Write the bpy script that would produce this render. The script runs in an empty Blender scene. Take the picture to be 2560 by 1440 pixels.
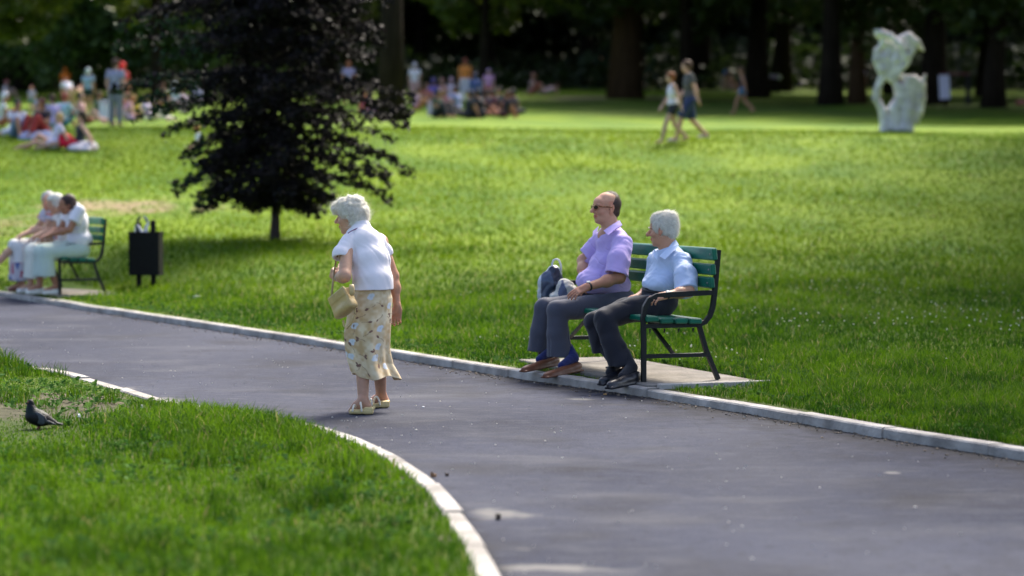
import bpy, math, random
import numpy as np
from mathutils import Vector, Matrix
random.seed(7); RNG = np.random.default_rng(11)
SC = bpy.context.scene
C = SC.collection
R = math.radians

# ------------------------------------------------------------------ camera, world, sun, exposure
CAM_H, F_PX, PITCH = 1.58, 6044.0, math.atan((720 - 441) / 6044.0)
cam_data = bpy.data.cameras.new('camera')
cam_data.lens = 85.0; cam_data.sensor_width = 36.0; cam_data.clip_start = 0.3; cam_data.clip_end = 1500
cam_data.dof.use_dof = True; cam_data.dof.focus_distance = 17.0; cam_data.dof.aperture_fstop = 1.5
cam_data.dof.aperture_blades = 0
cam = bpy.data.objects.new('camera', cam_data); C.objects.link(cam)
cam.location = (0, 0, CAM_H); cam.rotation_euler = (R(90) - PITCH, 0, 0)
SC.camera = cam

SUN_EL, SUN_AZ = R(46), R(26)          # azimuth measured from +Y (view direction) towards +X (right)
sun_dir = Vector((math.sin(SUN_AZ) * math.cos(SUN_EL), math.cos(SUN_AZ) * math.cos(SUN_EL), math.sin(SUN_EL)))
world = bpy.data.worlds.new('World'); SC.world = world; world.use_nodes = True
wn = world.node_tree; wn.nodes.clear()
sky = wn.nodes.new('ShaderNodeTexSky'); sky.sky_type = 'NISHITA'; sky.sun_disc = False
sky.sun_elevation = SUN_EL; sky.sun_rotation = SUN_AZ; sky.air_density = 0.8; sky.dust_density = 4.0; sky.ozone_density = 1.0
bg = wn.nodes.new('ShaderNodeBackground'); bg.inputs['Strength'].default_value = 0.15
wo = wn.nodes.new('ShaderNodeOutputWorld')
wn.links.new(sky.outputs[0], bg.inputs[0]); wn.links.new(bg.outputs[0], wo.inputs[0])
sl = bpy.data.lights.new('sun', 'SUN'); sl.energy = 3.3; sl.angle = R(20.0); sl.color = (1.0, 0.93, 0.80)
so = bpy.data.objects.new('sun', sl); C.objects.link(so)
so.rotation_euler = sun_dir.to_track_quat('Z', 'Y').to_euler()
SC.view_settings.view_transform = 'Standard'; SC.view_settings.look = 'None'
SC.view_settings.exposure = 1.32; SC.view_settings.gamma = 1.0
SC.cycles.use_denoising = True
SC.cycles.max_bounces = 6; SC.cycles.diffuse_bounces = 3; SC.cycles.transmission_bounces = 4; SC.cycles.transparent_max_bounces = 8
SC.cycles.sample_clamp_indirect = 6.0

# ------------------------------------------------------------------ helpers
CP, SP_ = math.cos(PITCH), math.sin(PITCH)
def ray(px, py):
    """world direction (y component of unit depth) through a photograph pixel (2560 x 1440)"""
    u, v = (px - 1280) / F_PX, (720 - py) / F_PX
    d = Vector((u, CP + v * SP_, v * CP - SP_))
    return d / d.y
def A(px, py, Y):
    d = ray(px, py)
    return np.array((d.x * Y, Y, CAM_H + d.z * Y))

def tag(o, label=None, cat=None, group=None, kind=None):
    if label: o['label'] = label
    if cat: o['category'] = cat
    if group: o['group'] = group
    if kind: o['kind'] = kind
    return o
def empty(name, loc, label, cat, group=None, rz=0.0):
    o = bpy.data.objects.new(name, None); C.objects.link(o)
    o.location = Vector(loc); o.rotation_euler = (0, 0, rz); o.empty_display_size = 0.2
    return tag(o, label, cat, group)
def mesh_np(name, V, loops, sizes, mat, smooth=True, col=None):
    me = bpy.data.meshes.new(name)
    V = np.ascontiguousarray(V, np.float32); loops = np.ascontiguousarray(loops, np.int32); sizes = np.asarray(sizes, np.int32)
    me.vertices.add(len(V)); me.vertices.foreach_set('co', V.ravel())
    me.loops.add(len(loops)); me.loops.foreach_set('vertex_index', loops)
    me.polygons.add(len(sizes))
    st = np.zeros(len(sizes), np.int32); st[1:] = np.cumsum(sizes)[:-1]
    me.polygons.foreach_set('loop_start', st); me.polygons.foreach_set('loop_total', sizes)
    me.update(calc_edges=True)
    me.validate()
    me.polygons.foreach_set('use_smooth', np.full(len(me.polygons), bool(smooth)))
    if col is not None:
        a = me.color_attributes.new('Col', 'FLOAT_COLOR', 'POINT')
        cc = np.ones((len(V), 4), np.float32); cc[:, :3] = col
        a.data.foreach_set('color', cc.ravel())
    if mat: me.materials.append(mat)
    return me
def mesh_q(name, V, F, mat, smooth=True, col=None):
    F = np.asarray(F, np.int32)
    return mesh_np(name, V, F.ravel(), np.full(len(F), F.shape[1]), mat, smooth, col)
def mesh_list(name, V, F, mat, smooth=True, col=None):
    return mesh_np(name, np.array(V, float), np.array([i for f in F for i in f]), [len(f) for f in F], mat, smooth, col)
def link(name, me, parent=None, loc=None):
    o = bpy.data.objects.new(name, me); C.objects.link(o)
    if parent: o.parent = parent
    if loc is not None: o.location = Vector(loc)
    return o
def children_of(o): return [c for c in bpy.data.objects if c.parent == o]
def copy_tree(o, parent=None):
    c = o.copy(); C.objects.link(c); c.parent = parent
    for ch in children_of(o): copy_tree(ch, c)
    return c

class MB:
    """collects simple solids; every one has its own closed shell"""
    def __init__(s): s.V = []; s.F = []
    def add(s, V, F):
        b = len(s.V); s.V += [tuple(v) for v in V]; s.F += [tuple(i + b for i in f) for f in F]; return s
    def box(s, lo, hi, bev=0.0, M=None):
        lo = np.array(lo, float); hi = np.array(hi, float); b = min(bev, *(0.45 * (hi - lo))) if bev else 0
        if not b:
            V = [(x, y, z) for x in (lo[0], hi[0]) for y in (lo[1], hi[1]) for z in (lo[2], hi[2])]
            F = [(0, 1, 3, 2), (4, 6, 7, 5), (0, 4, 5, 1), (2, 3, 7, 6), (0, 2, 6, 4), (1, 5, 7, 3)]
        else:
            V = []; idx = {}
            for i, sx in enumerate((0, 1)):
                for j, sy in enumerate((0, 1)):
                    for k, sz in enumerate((0, 1)):
                        c = np.array((hi[0] if sx else lo[0], hi[1] if sy else lo[1], hi[2] if sz else lo[2]))
                        sg = np.array((-1 if sx else 1, -1 if sy else 1, -1 if sz else 1))
                        for ax in range(3):
                            p = c + sg * b; p[ax] = c[ax]; idx[(i, j, k, ax)] = len(V); V.append(p)
            F = []
            def q(*k): F.append(tuple(idx[a] for a in k))
            for a in (0, 1):
                q((a,0,0,0),(a,1,0,0),(a,1,1,0),(a,0,1,0)) if a else q((a,0,0,0),(a,0,1,0),(a,1,1,0),(a,1,0,0))
                q((0,a,0,1),(0,a,1,1),(1,a,1,1),(1,a,0,1)) if a else q((0,a,0,1),(1,a,0,1),(1,a,1,1),(0,a,1,1))
                q((0,0,a,2),(1,0,a,2),(1,1,a,2),(0,1,a,2)) if a else q((0,0,a,2),(0,1,a,2),(1,1,a,2),(1,0,a,2))
            for a in (0, 1):
                for c in (0, 1):
                    F.append((idx[(0,a,c,1)], idx[(1,a,c,1)], idx[(1,a,c,2)], idx[(0,a,c,2)]))
                    F.append((idx[(a,0,c,0)], idx[(a,1,c,0)], idx[(a,1,c,2)], idx[(a,0,c,2)]))
                    F.append((idx[(a,c,0,0)], idx[(a,c,1,0)], idx[(a,c,1,1)], idx[(a,c,0,1)]))
            for i in (0, 1):
                for j in (0, 1):
                    for k in (0, 1): F.append((idx[(i,j,k,0)], idx[(i,j,k,1)], idx[(i,j,k,2)]))
        if M is not None: V = [M @ Vector(v) for v in V]
        return s.add(V, F)
    def sweep(s, pts, rad, n=8, flat=(1, 1), up=(0, 0, 1), cap=True, twist=0.0):
        """tube along pts; rad a number or one per point; flat scales the two cross axes (side, up)"""
        P = [Vector(p) for p in pts]; m = len(P)
        rad = [rad] * m if isinstance(rad, (int, float)) else rad
        V = []; F = []; upv = Vector(up); side0 = None
        for i, p in enumerate(P):
            t = (P[min(i + 1, m - 1)] - P[max(i - 1, 0)]).normalized()
            sd = t.cross(upv)
            if sd.length < 0.15: sd = side0 if side0 else t.cross(Vector((0.3, 1, 0.1)))
            sd = (sd - t * sd.dot(t)).normalized()
            if side0 and sd.dot(side0) < 0: sd = -sd
            side0 = sd; u2 = sd.cross(t).normalized()
            for k in range(n):
                a = 2 * math.pi * (k + 0.5) / n + twist
                V.append(p + sd * (math.cos(a) * rad[i] * flat[0]) + u2 * (math.sin(a) * rad[i] * flat[1]))
        for i in range(m - 1):
            for k in range(n):
                F.append((i * n + k, i * n + (k + 1) % n, (i + 1) * n + (k + 1) % n, (i + 1) * n + k))
        if cap: F.append(tuple(range(n))[::-1]); F.append(tuple((m - 1) * n + k for k in range(n)))
        return s.add(V, F)
    def build(s, name, mat, parent=None, smooth=False, loc=None):
        me = mesh_list(name, s.V, s.F, mat, smooth)
        return link(name, me, parent, loc)

# value noise on numpy points
def vnoise(P, scale=1.0, seed=0):
    P = np.asarray(P, np.float64) * scale + seed * 17.31
    i = np.floor(P).astype(np.int64); f = P - i; f = f * f * (3 - 2 * f)
    def hsh(a, b, c):
        n = (a * 374761393 + b * 668265263 + c * 1274126177 + seed * 9973) & 0xFFFFFFFF
        n = ((n ^ (n >> 13)) * 1103515245) & 0xFFFFFFFF
        return ((n ^ (n >> 16)) & 0xFFFF) / 32767.5 - 1
    r = 0
    for dx in (0, 1):
        wx = f[..., 0] if dx else 1 - f[..., 0]
        for dy in (0, 1):
            wy = f[..., 1] if dy else 1 - f[..., 1]
            for dz in (0, 1):
                wz = f[..., 2] if dz else 1 - f[..., 2]
                r = r + wx * wy * wz * hsh(i[..., 0] + dx, i[..., 1] + dy, i[..., 2] + dz)
    return r
def n2(x, y, scale, seed=0):
    x = np.asarray(x, float); y = np.asarray(y, float)
    return vnoise(np.stack([x, y, np.zeros_like(x)], -1), scale, seed)

# ------------------------------------------------------------------ materials
def new_mat(name):
    m = bpy.data.materials.new(name); m.use_nodes = True
    nt = m.node_tree; return m, nt, nt.nodes['Principled BSDF']
def mat(name, col, rough=0.6, var=0.12, scale=30.0, bump=0.0, bscale=None, spec=0.4, metal=0.0, sheen=0.0, attr=False,
        trans=0.0, stretch=(1, 1, 1), sss=0.0, coat=0.0, col2=None, cscale=None):
    m, nt, b = new_mat(name); N = nt.nodes; L = nt.links
    tc = N.new('ShaderNodeTexCoord'); mp = N.new('ShaderNodeMapping'); mp.inputs['Scale'].default_value = stretch
    L.new(tc.outputs['Object'], mp.inputs['Vector'])
    nz = N.new('ShaderNodeTexNoise'); nz.inputs['Scale'].default_value = cscale or scale; nz.inputs['Detail'].default_value = 5
    L.new(mp.outputs[0], nz.inputs['Vector'])
    mr = N.new('ShaderNodeMapRange'); mr.inputs['From Min'].default_value = 0.3; mr.inputs['From Max'].default_value = 0.7
    mr.inputs['To Min'].default_value = 1 - var; mr.inputs['To Max'].default_value = 1 + var
    L.new(nz.outputs['Fac'], mr.inputs['Value'])
    mx = N.new('ShaderNodeMix'); mx.data_type = 'RGBA'; mx.blend_type = 'MULTIPLY'; mx.inputs['Factor'].default_value = 1.0
    if attr:
        at = N.new('ShaderNodeVertexColor'); at.layer_name = 'Col'; L.new(at.outputs['Color'], mx.inputs['A'])
    elif col2 is not None:
        m2 = N.new('ShaderNodeMix'); m2.data_type = 'RGBA'; m2.inputs['A'].default_value = (*col, 1); m2.inputs['B'].default_value = (*col2, 1)
        n3 = N.new('ShaderNodeTexNoise'); n3.inputs['Scale'].default_value = (cscale or scale) * 0.35; n3.inputs['Detail'].default_value = 4
        L.new(mp.outputs[0], n3.inputs['Vector'])
        r3 = N.new('ShaderNodeMapRange'); r3.inputs['From Min'].default_value = 0.4; r3.inputs['From Max'].default_value = 0.62
        L.new(n3.outputs['Fac'], r3.inputs['Value']); L.new(r3.outputs[0], m2.inputs['Factor']); L.new(m2.outputs['Result'], mx.inputs['A'])
    else: mx.inputs['A'].default_value = (*col, 1)
    L.new(mr.outputs[0], mx.inputs['B']); L.new(mx.outputs['Result'], b.inputs['Base Color'])
    b.inputs['Roughness'].default_value = rough; b.inputs['Specular IOR Level'].default_value = spec
    b.inputs['Metallic'].default_value = metal; b.inputs['Sheen Weight'].default_value = sheen
    if coat: b.inputs['Coat Weight'].default_value = coat; b.inputs['Coat Roughness'].default_value = 0.2
    if sss:
        b.inputs['Subsurface Weight'].default_value = sss; b.inputs['Subsurface Scale'].default_value = 0.01
        b.inputs['Subsurface Radius'].default_value = (1.0, 0.35, 0.2)
    if bump:
        bn = N.new('ShaderNodeTexNoise'); bn.inputs['Scale'].default_value = bscale or scale * 3; bn.inputs['Detail'].default_value = 4
        L.new(mp.outputs[0], bn.inputs['Vector'])
        bp = N.new('ShaderNodeBump'); bp.inputs['Strength'].default_value = bump; bp.inputs['Distance'].default_value = 0.01
        L.new(bn.outputs['Fac'], bp.inputs['Height']); L.new(bp.outputs[0], b.inputs['Normal'])
    if trans:
        out = N['Material Output']; tr = N.new('ShaderNodeBsdfTranslucent'); ms = N.new('ShaderNodeMixShader'); ms.inputs[0].default_value = trans
        L.new(mx.outputs['Result'], tr.inputs['Color']); L.new(b.outputs[0], ms.inputs[1]); L.new(tr.outputs[0], ms.inputs[2])
        L.new(ms.outputs[0], out.inputs['Surface'])
    return m
# ------------------------------------------------------------------ terrain
_outer_px = [(0, 740), (200, 775), (500, 820), (800, 866), (1000, 899), (1300, 948), (1600, 990), (1900, 1040), (2200, 1095), (2560, 1152)]
_inner_px = [(180, 948), (300, 983), (420, 1022), (600, 1052), (780, 1080), (900, 1118), (1000, 1165), (1090, 1226), (1150, 1296), (1205, 1370), (1245, 1440)]
def plane_pt(px, py, z=0.0):
    d = ray(px, py); t = (z - CAM_H) / d.z
    return (d.x * t, t)
_o = sorted([plane_pt(*p) for p in _outer_px] + [(-9.2, 34.5), (-14, 38.5), (-30, 46), (-80, 60), (3.45, 11.8), (4.3, 9.0), (4.9, 6.0), (5.2, 2.0), (5.2, -8.0)], key=lambda q: q[1])
_i = sorted([plane_pt(*p) for p in _inner_px] + [(-4.7, 20.6), (-6.6, 23.5), (-10, 28), (-18, 34), (-40, 44), (-90, 58), (0.02, 8.6), (0.10, 6.5), (0.08, 4), (0.0, 0), (-0.3, -8)], key=lambda q: q[1])
_YY = np.arange(-8, 60.01, 0.1)
def _sm(pts):
    x = np.interp(_YY, [p[1] for p in pts], [p[0] for p in pts])
    k = np.exp(-np.linspace(-2, 2, 9) ** 2); k /= k.sum()
    return np.convolve(np.pad(x, 4, 'edge'), k, 'valid')
_OX, _IX = _sm(_o), _sm(_i)
def xo(y): return np.interp(y, _YY, _OX)
def xi(y): return np.interp(y, _YY, _IX)
_pY = [-20, 0, 14, 20, 28, 32, 38, 45, 53.5, 56, 65, 75, 90, 120, 130, 170, 230, 400]
_pZ = [0, 0, 0.0, 0.05, 0.13, 0.24, 0.58, 1.25, 2.2, 2.42, 2.85, 3.15, 3.95, 5.55, 6.3, 9.0, 20, 60]
_gy = np.arange(-20, 401, 0.5); _gz = np.interp(_gy, _pY, _pZ)
_k = np.exp(-np.linspace(-2, 2, 13) ** 2); _k /= _k.sum(); _gz = np.convolve(np.pad(_gz, 6, 'edge'), _k, 'valid')
def sstep(a, b, x):
    t = np.clip((x - a) / (b - a), 0, 1); return t * t * (3 - 2 * t)
def ground_z(x, y):
    x = np.asarray(x, float); y = np.asarray(y, float)
    do = x - xo(y); di = xi(y) - x
    dn = do * 0.55                                                     # rough distance across the slanting kerb
    lawn = 0.055 + np.interp(y, _gy, _gz) * sstep(0.1, 3.0, dn) + 0.03 * n2(x, y, 0.45, 3) * sstep(0.3, 2, dn) * sstep(20, 26, y)
    lawn = lawn + 0.18 * n2(x, y, 0.09, 5) * sstep(40, 60, y) * (1 - sstep(100, 130, y)) * 0.6
    inner = 0.045 + (0.04 + 0.05 * n2(x, y, 0.8, 8)) * sstep(0.25, 1.6, di * 0.6) * (1 - .8 * sstep(15.2, 16.4, y) * (1 - sstep(18.8, 20, y)))
    z = np.where(do > 0.08, lawn, np.where(di > 0.06, inner, -0.06))
    return z
def foot(px, py):
    """where the view ray through this pixel meets the ground"""
    d = ray(px, py); ys = np.arange(8, 260, 0.05)
    zz = CAM_H + d.z * ys; g = ground_z(d.x * ys, ys)
    i = np.argmax(zz <= g); y = ys[i]
    return np.array((d.x * y, y, float(ground_z(d.x * y, y))))

xs = np.concatenate([np.linspace(-140, -32, 28), np.linspace(-30, -9, 43), np.arange(-8.9, 7.0, 0.07), np.linspace(7.1, 30, 60), np.linspace(32, 140, 28)])
ys = np.concatenate([np.linspace(-8, 6.5, 20), np.arange(7, 34, 0.1), np.linspace(34.2, 80, 140), np.linspace(81, 140, 60), np.linspace(145, 400, 30)])
GX, GY = np.meshgrid(xs, ys); GZ = ground_z(GX, GY)
nx, ny = len(xs), len(ys); ii = np.arange(nx * ny).reshape(ny, nx)
Fg = np.stack([ii[:-1, :-1], ii[:-1, 1:], ii[1:, 1:], ii[1:, :-1]], -1).reshape(-1, 4)

def ground_material():
    m, nt, b = new_mat('turf_soil'); N = nt.nodes; L = nt.links
    geo = N.new('ShaderNodeNewGeometry')
    def noise(scale, det=4, w=(1, 1, 1)):
        mp = N.new('ShaderNodeMapping'); mp.inputs['Scale'].default_value = w; L.new(geo.outputs['Position'], mp.inputs[0])
        n = N.new('ShaderNodeTexNoise'); n.inputs['Scale'].default_value = scale; n.inputs['Detail'].default_value = det; L.new(mp.outputs[0], n.inputs[0]); return n
    def ramp(src, a, b_):
        r = N.new('ShaderNodeMapRange'); r.inputs['From Min'].default_value = a; r.inputs['From Max'].default_value = b_; L.new(src, r.inputs[0]); return r.outputs[0]
    def mix(a, b_, f):
        x = N.new('ShaderNodeMix'); x.data_type = 'RGBA'
        for s_, v in (('A', a), ('B', b_)):
            if isinstance(v, tuple): x.inputs[s_].default_value = (*v, 1)
            else: L.new(v, x.inputs[s_])
        if isinstance(f, float): x.inputs['Factor'].default_value = f
        else: L.new(f, x.inputs['Factor'])
        return x.outputs['Result']
    g = mix((0.068, 0.150, 0.004), (0.150, 0.235, 0.006), ramp(noise(0.55, 6, (1, 0.6, 1)).outputs['Fac'], 0.38, 0.62))
    g = mix(g, (0.07, 0.135, 0.006), ramp(noise(1.7, 6, (1, 0.5, 1)).outputs['Fac'], 0.52, 0.80))
    g = mix(g, (0.20, 0.24, 0.018), ramp(noise(14, 4).outputs['Fac'], 0.55, 0.75))
    at = N.new('ShaderNodeVertexColor'); at.layer_name = 'Col'
    sep = N.new('ShaderNodeSeparateColor'); L.new(at.outputs['Color'], sep.inputs[0])
    soil = mix((0.13, 0.10, 0.075), (0.28, 0.22, 0.165), ramp(noise(9, 6).outputs['Fac'], 0.35, 0.65))
    # worn straw-coloured patches and bare soil follow the vertex masks, broken up by noise
    def mask(ch):
        a = N.new('ShaderNodeMath'); a.operation = 'ADD'; L.new(sep.outputs[ch], a.inputs[0])
        s_ = N.new('ShaderNodeMath'); s_.operation = 'MULTIPLY_ADD'; L.new(noise(2.2, 6).outputs['Fac'], s_.inputs[0]); s_.inputs[1].default_value = 1.1; s_.inputs[2].default_value = -0.55
        L.new(s_.outputs[0], a.inputs[1]); return ramp(a.outputs[0], 0.38, 0.7)
    g = mix(g, (0.26, 0.20, 0.11), mask(0)); g = mix(g, soil, mask(1))
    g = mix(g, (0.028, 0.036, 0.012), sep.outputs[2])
    L.new(g, b.inputs['Base Color']); b.inputs['Roughness'].default_value = 0.9; b.inputs['Specular IOR Level'].default_value = 0.15
    bp = N.new('ShaderNodeBump'); bp.inputs['Strength'].default_value = 0.6; bp.inputs['Distance'].default_value = 0.05
    L.new(noise(22, 5).outputs['Fac'], bp.inputs['Height']); L.new(bp.outputs[0], b.inputs['Normal'])
    return m
def blob(x, y, cx, cy, rx, ry, p=2): return np.exp(-(((x - cx) / rx) ** 2 + ((y - cy) / ry) ** 2) ** (p / 2))
_w1 = plane_pt(300, 560, 0.8)
def wear(x, y):
    """(straw patches, bare soil, woodland floor plus painted shade) masks"""
    f1 = foot_cache['wornA']; f2 = foot_cache['wornB']
    straw = np.maximum.reduce([.72 * blob(x, y, f1[0], f1[1], 2.0, 2.0), 0.55 * blob(x, y, f2[0], f2[1], 1.6, 2.4), 0.55 * blob(x, y, foot_cache['wornC'][0], foot_cache['wornC'][1], .9, .9)])
    d = foot_cache['dirt']; e = foot_cache['dirt2']
    soil = np.maximum.reduce([1.25 * blob(x, y, d[0], d[1] - .3, 1.0, 1.1), 1.2 * blob(x, y, e[0], e[1], 0.22, 0.30), 0.9 * blob(x, y, foot_cache['treefoot'][0], foot_cache['treefoot'][1], .3, .3)])
    t2 = foot_cache['bigtree']; soil = np.maximum(soil, 0.95 * blob(x, y, t2[0] - 0.6, t2[1] - 1.5, 4.2, 3.0))
    do = x - xo(y); di = xi(y) - x
    soil = np.maximum(soil, 0.55 * ((np.abs(do) < 0.20) | (np.abs(di) < 0.18)))
    floor_and_shade = np.maximum(sstep(120, 134, y + 4 * n2(x, y, 0.12, 4)), .6 * (1 - sstep(106, 116, y)) * sstep(76, 90, y + 5 * n2(x, y, 0.15, 4)) * sstep(-2, 5, x + 2.5 * n2(x, y, .2, 7)) * (1 - .6 * np.clip(n2(x, y, .25, 12) * 2, 0, 1)))  # nearer band is tree shade painted into the turf colour
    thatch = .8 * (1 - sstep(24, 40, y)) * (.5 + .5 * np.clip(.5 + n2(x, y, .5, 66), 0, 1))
    return straw, soil, np.maximum(floor_and_shade, thatch)
foot_cache = {k: foot(*v) for k, v in {'wornA': (300, 515), 'wornB': (90, 560), 'wornC': (520, 520), 'dirt': (60, 1010), 'dirt2': (1800, 968),
                                      'treefoot': (687, 600), 'bigtree': (1560, 243)}.items()}
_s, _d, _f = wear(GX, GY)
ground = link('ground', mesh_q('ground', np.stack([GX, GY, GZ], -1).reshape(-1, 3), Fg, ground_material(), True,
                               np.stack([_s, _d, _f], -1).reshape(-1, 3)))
tag(ground, 'sloping park lawn of yellow green turf rising to the wood', kind='structure')

# ------------------------------------------------------------------ asphalt path and kerbs
def strip_mesh(name, ycs, left, right, z, m, nx=14):
    V = []
    for y, a, b in zip(ycs, left, right):
        for k in range(nx): V.append((a + (b - a) * k / (nx - 1), y, z))
    V = np.array(V); i = np.arange(len(ycs) * nx).reshape(len(ycs), nx)
    return mesh_q(name, V, np.stack([i[:-1, :-1], i[:-1, 1:], i[1:, 1:], i[1:, :-1]], -1).reshape(-1, 4), m, True)
def asphalt():
    m, nt, b = new_mat('asphalt'); N = nt.nodes; L = nt.links
    geo = N.new('ShaderNodeNewGeometry')
    def noise(s, d=4, w=(1, 1, 1)):
        mp = N.new('ShaderNodeMapping'); mp.inputs['Scale'].default_value = w; L.new(geo.outputs['Position'], mp.inputs[0])
        n = N.new('ShaderNodeTexNoise'); n.inputs['Scale'].default_value = s; n.inputs['Detail'].default_value = d; L.new(mp.outputs[0], n.inputs[0]); return n.outputs['Fac']
    def ramp(src, a, b_, c=0.0, d=1.0):
        r = N.new('ShaderNodeMapRange'); L.new(src, r.inputs[0])
        for i, v in enumerate((a, b_, c, d)): r.inputs[i + 1].default_value = v
        return r.outputs[0]
    def mix(a, b_, f):
        x = N.new('ShaderNodeMix'); x.data_type = 'RGBA'
        for s_, v in (('A', a), ('B', b_)):
            if isinstance(v, tuple): x.inputs[s_].default_value = (*v, 1)
            else: L.new(v, x.inputs[s_])
        L.new(f, x.inputs['Factor']); return x.outputs['Result']
    c = mix((0.026, 0.030, 0.050), (0.056, 0.061, 0.088), ramp(noise(0.55, 5), 0.35, 0.65)); c = mix(c, (0.085, 0.090, 0.110), ramp(noise(9, 5, (.6, 1, 1)), 0.5, 0.72, 0, 0.45)); c = mix(c, (0.018, 0.019, 0.025), ramp(noise(14, 6), 0.54, 0.72, 0, 0.5))
    c = mix(c, (0.105, 0.106, 0.118), ramp(noise(1.3, 7, (0.7, 1.4, 1)), 0.53, 0.75, 0, 0.6))
    c = mix(c, (0.024, 0.024, 0.029), ramp(noise(1.2, 7), 0.52, 0.75, 0, 0.75))
    c = mix(c, (0.19, 0.185, 0.18), ramp(noise(75, 3), 0.60, 0.72, 0, 0.55))
    c = mix(c, (0.018, 0.018, 0.02), ramp(noise(60, 3), 0.58, 0.72, 0, 0.6))
    at = N.new('ShaderNodeVertexColor'); at.layer_name = 'Col'; sp = N.new('ShaderNodeSeparateColor'); L.new(at.outputs[0], sp.inputs[0])
    def msk(ch, lo=0.35, hi=0.75):
        a = N.new('ShaderNodeMath'); a.operation = 'MULTIPLY_ADD'; L.new(noise(6, 6, (1, 1, 1)), a.inputs[0]); a.inputs[1].default_value = 1.2; a.inputs[2].default_value = -0.6
        s_ = N.new('ShaderNodeMath'); s_.operation = 'ADD'; L.new(a.outputs[0], s_.inputs[0]); L.new(sp.outputs[ch], s_.inputs[1]); return ramp(s_.outputs[0], lo, hi)
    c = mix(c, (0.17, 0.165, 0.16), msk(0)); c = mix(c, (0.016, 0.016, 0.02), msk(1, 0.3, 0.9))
    L.new(c, b.inputs['Base Color']); b.inputs['Specular IOR Level'].default_value = 0.07
    L.new(ramp(noise(1.1, 5), 0.3, 0.7, 0.70, 0.88), b.inputs['Roughness'])
    bp = N.new('ShaderNodeBump'); bp.inputs['Strength'].default_value = 0.5; bp.inputs['Distance'].default_value = 0.010
    L.new(noise(110, 4), bp.inputs['Height']); L.new(bp.outputs[0], b.inputs['Normal'])
    return m
py_ = np.concatenate([np.arange(-8, 7, 0.5), np.arange(7, 35, 0.08), np.arange(35, 60, 0.5)])
nxp = 60
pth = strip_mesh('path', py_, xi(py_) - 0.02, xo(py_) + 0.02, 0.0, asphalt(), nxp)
_v = np.empty(len(pth.vertices) * 3, np.float32); pth.vertices.foreach_get('co', _v); _v = _v.reshape(-1, 3)
def _pp(px, py): return plane_pt(px, py)
pale = np.zeros(len(_v))
for (px, py, rx, ry, a) in [(1240, 1283, .13, .22, 1.0), (1290, 1290, .14, .05, 1.0), (1270, 1330, .05, .06, .5), (1340, 1420, .22, .10, 1.05), (1480, 1425, .3, .07, .75), (1300, 1370, .16, .04, .6),
                           (2230, 1182, .05, .03, 1.3), (1450, 998, .12, .1, .9), (1505, 1012, .3, .05, .5), (400, 1000, .25, .25, .8), (300, 972, .3, .3, .6), (1180, 1240, .12, .05, .5)]:
    c_ = _pp(px, py); pale = np.maximum(pale, a * blob(_v[:, 0], _v[:, 1], c_[0], c_[1], rx, ry))
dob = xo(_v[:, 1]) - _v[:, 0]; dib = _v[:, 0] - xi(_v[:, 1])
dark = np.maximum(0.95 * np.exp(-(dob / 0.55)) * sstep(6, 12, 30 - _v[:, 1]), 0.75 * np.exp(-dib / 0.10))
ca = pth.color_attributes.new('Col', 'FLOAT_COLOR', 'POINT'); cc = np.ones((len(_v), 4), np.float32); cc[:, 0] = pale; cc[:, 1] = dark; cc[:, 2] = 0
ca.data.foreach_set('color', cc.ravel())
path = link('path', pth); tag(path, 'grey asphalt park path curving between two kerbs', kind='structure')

M_kerb = mat('kerb_concrete', (0.41, 0.385, 0.355), 0.88, 0.28, 14, 0.8, 45, col2=(0.27, 0.25, 0.225), cscale=6)
M_slab = mat('slab_concrete', (0.235, 0.215, 0.19), 0.9, 0.3, 12, 0.8, 40, col2=(0.17, 0.15, 0.125), cscale=7)
def kerb(name, f, sgn, height, width, label):
    """kerb stones about a metre long laid end to end along the path edge"""
    yy = np.concatenate([np.arange(-6, 8, 1.0), np.arange(8, 34.5, 0.05), np.arange(35, 58, 1.0)]); xx = f(yy)
    seg = np.hypot(np.diff(xx), np.diff(yy)); s = np.concatenate([[0], np.cumsum(seg)])
    tx = np.gradient(xx, s); ty = np.gradient(yy, s)
    mb = MB(); pos = 0.0; i = 0
    while pos < s[-1] - 1.1:
        a, b = pos + 0.004, pos + 0.995; pos += 1.0; q = np.linspace(a, b, 7)
        if np.interp((a + b) / 2, s, yy) > 50: break
        px = np.interp(q, s, xx); pyy = np.interp(q, s, yy); txx = np.interp(q, s, tx); tyy = np.interp(q, s, ty)
        nn = np.stack([tyy, -txx], -1); nn /= np.linalg.norm(nn, axis=1)[:, None]; nn *= sgn       # away from the path
        dz = RNG.normal(0, 0.004); dx = RNG.normal(0, 0.005); h = height + dz; V = []; e = 0.010; i += 1
        prof = [(0, -0.12), (0, h - e), (e, h), (width - e, h), (width, h - e), (width, -0.12)]
        for k in range(7):
            for (o, z) in prof: V.append((px[k] + nn[k, 0] * (o + dx), pyy[k] + nn[k, 1] * (o + dx), z))
        n = 6; F = []
        for k in range(6):
            for j in range(n):
                F.append((k * n + j, k * n + (j + 1) % n, (k + 1) * n + (j + 1) % n, (k + 1) * n + j))
        F.append(tuple(range(n))); F.append(tuple(36 + j for j in range(n))[::-1])
        mb.add(V, F)
    o = mb.build(name, M_kerb); tag(o, label, kind='structure'); return o
kerb('kerb', xo, 1, 0.062, 0.115, 'pale concrete kerb stones along the bench side of the path')
kerb('kerb', xi, -1, 0.055, 0.100, 'pale concrete kerb stones along the inner grass side of the path')

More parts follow.
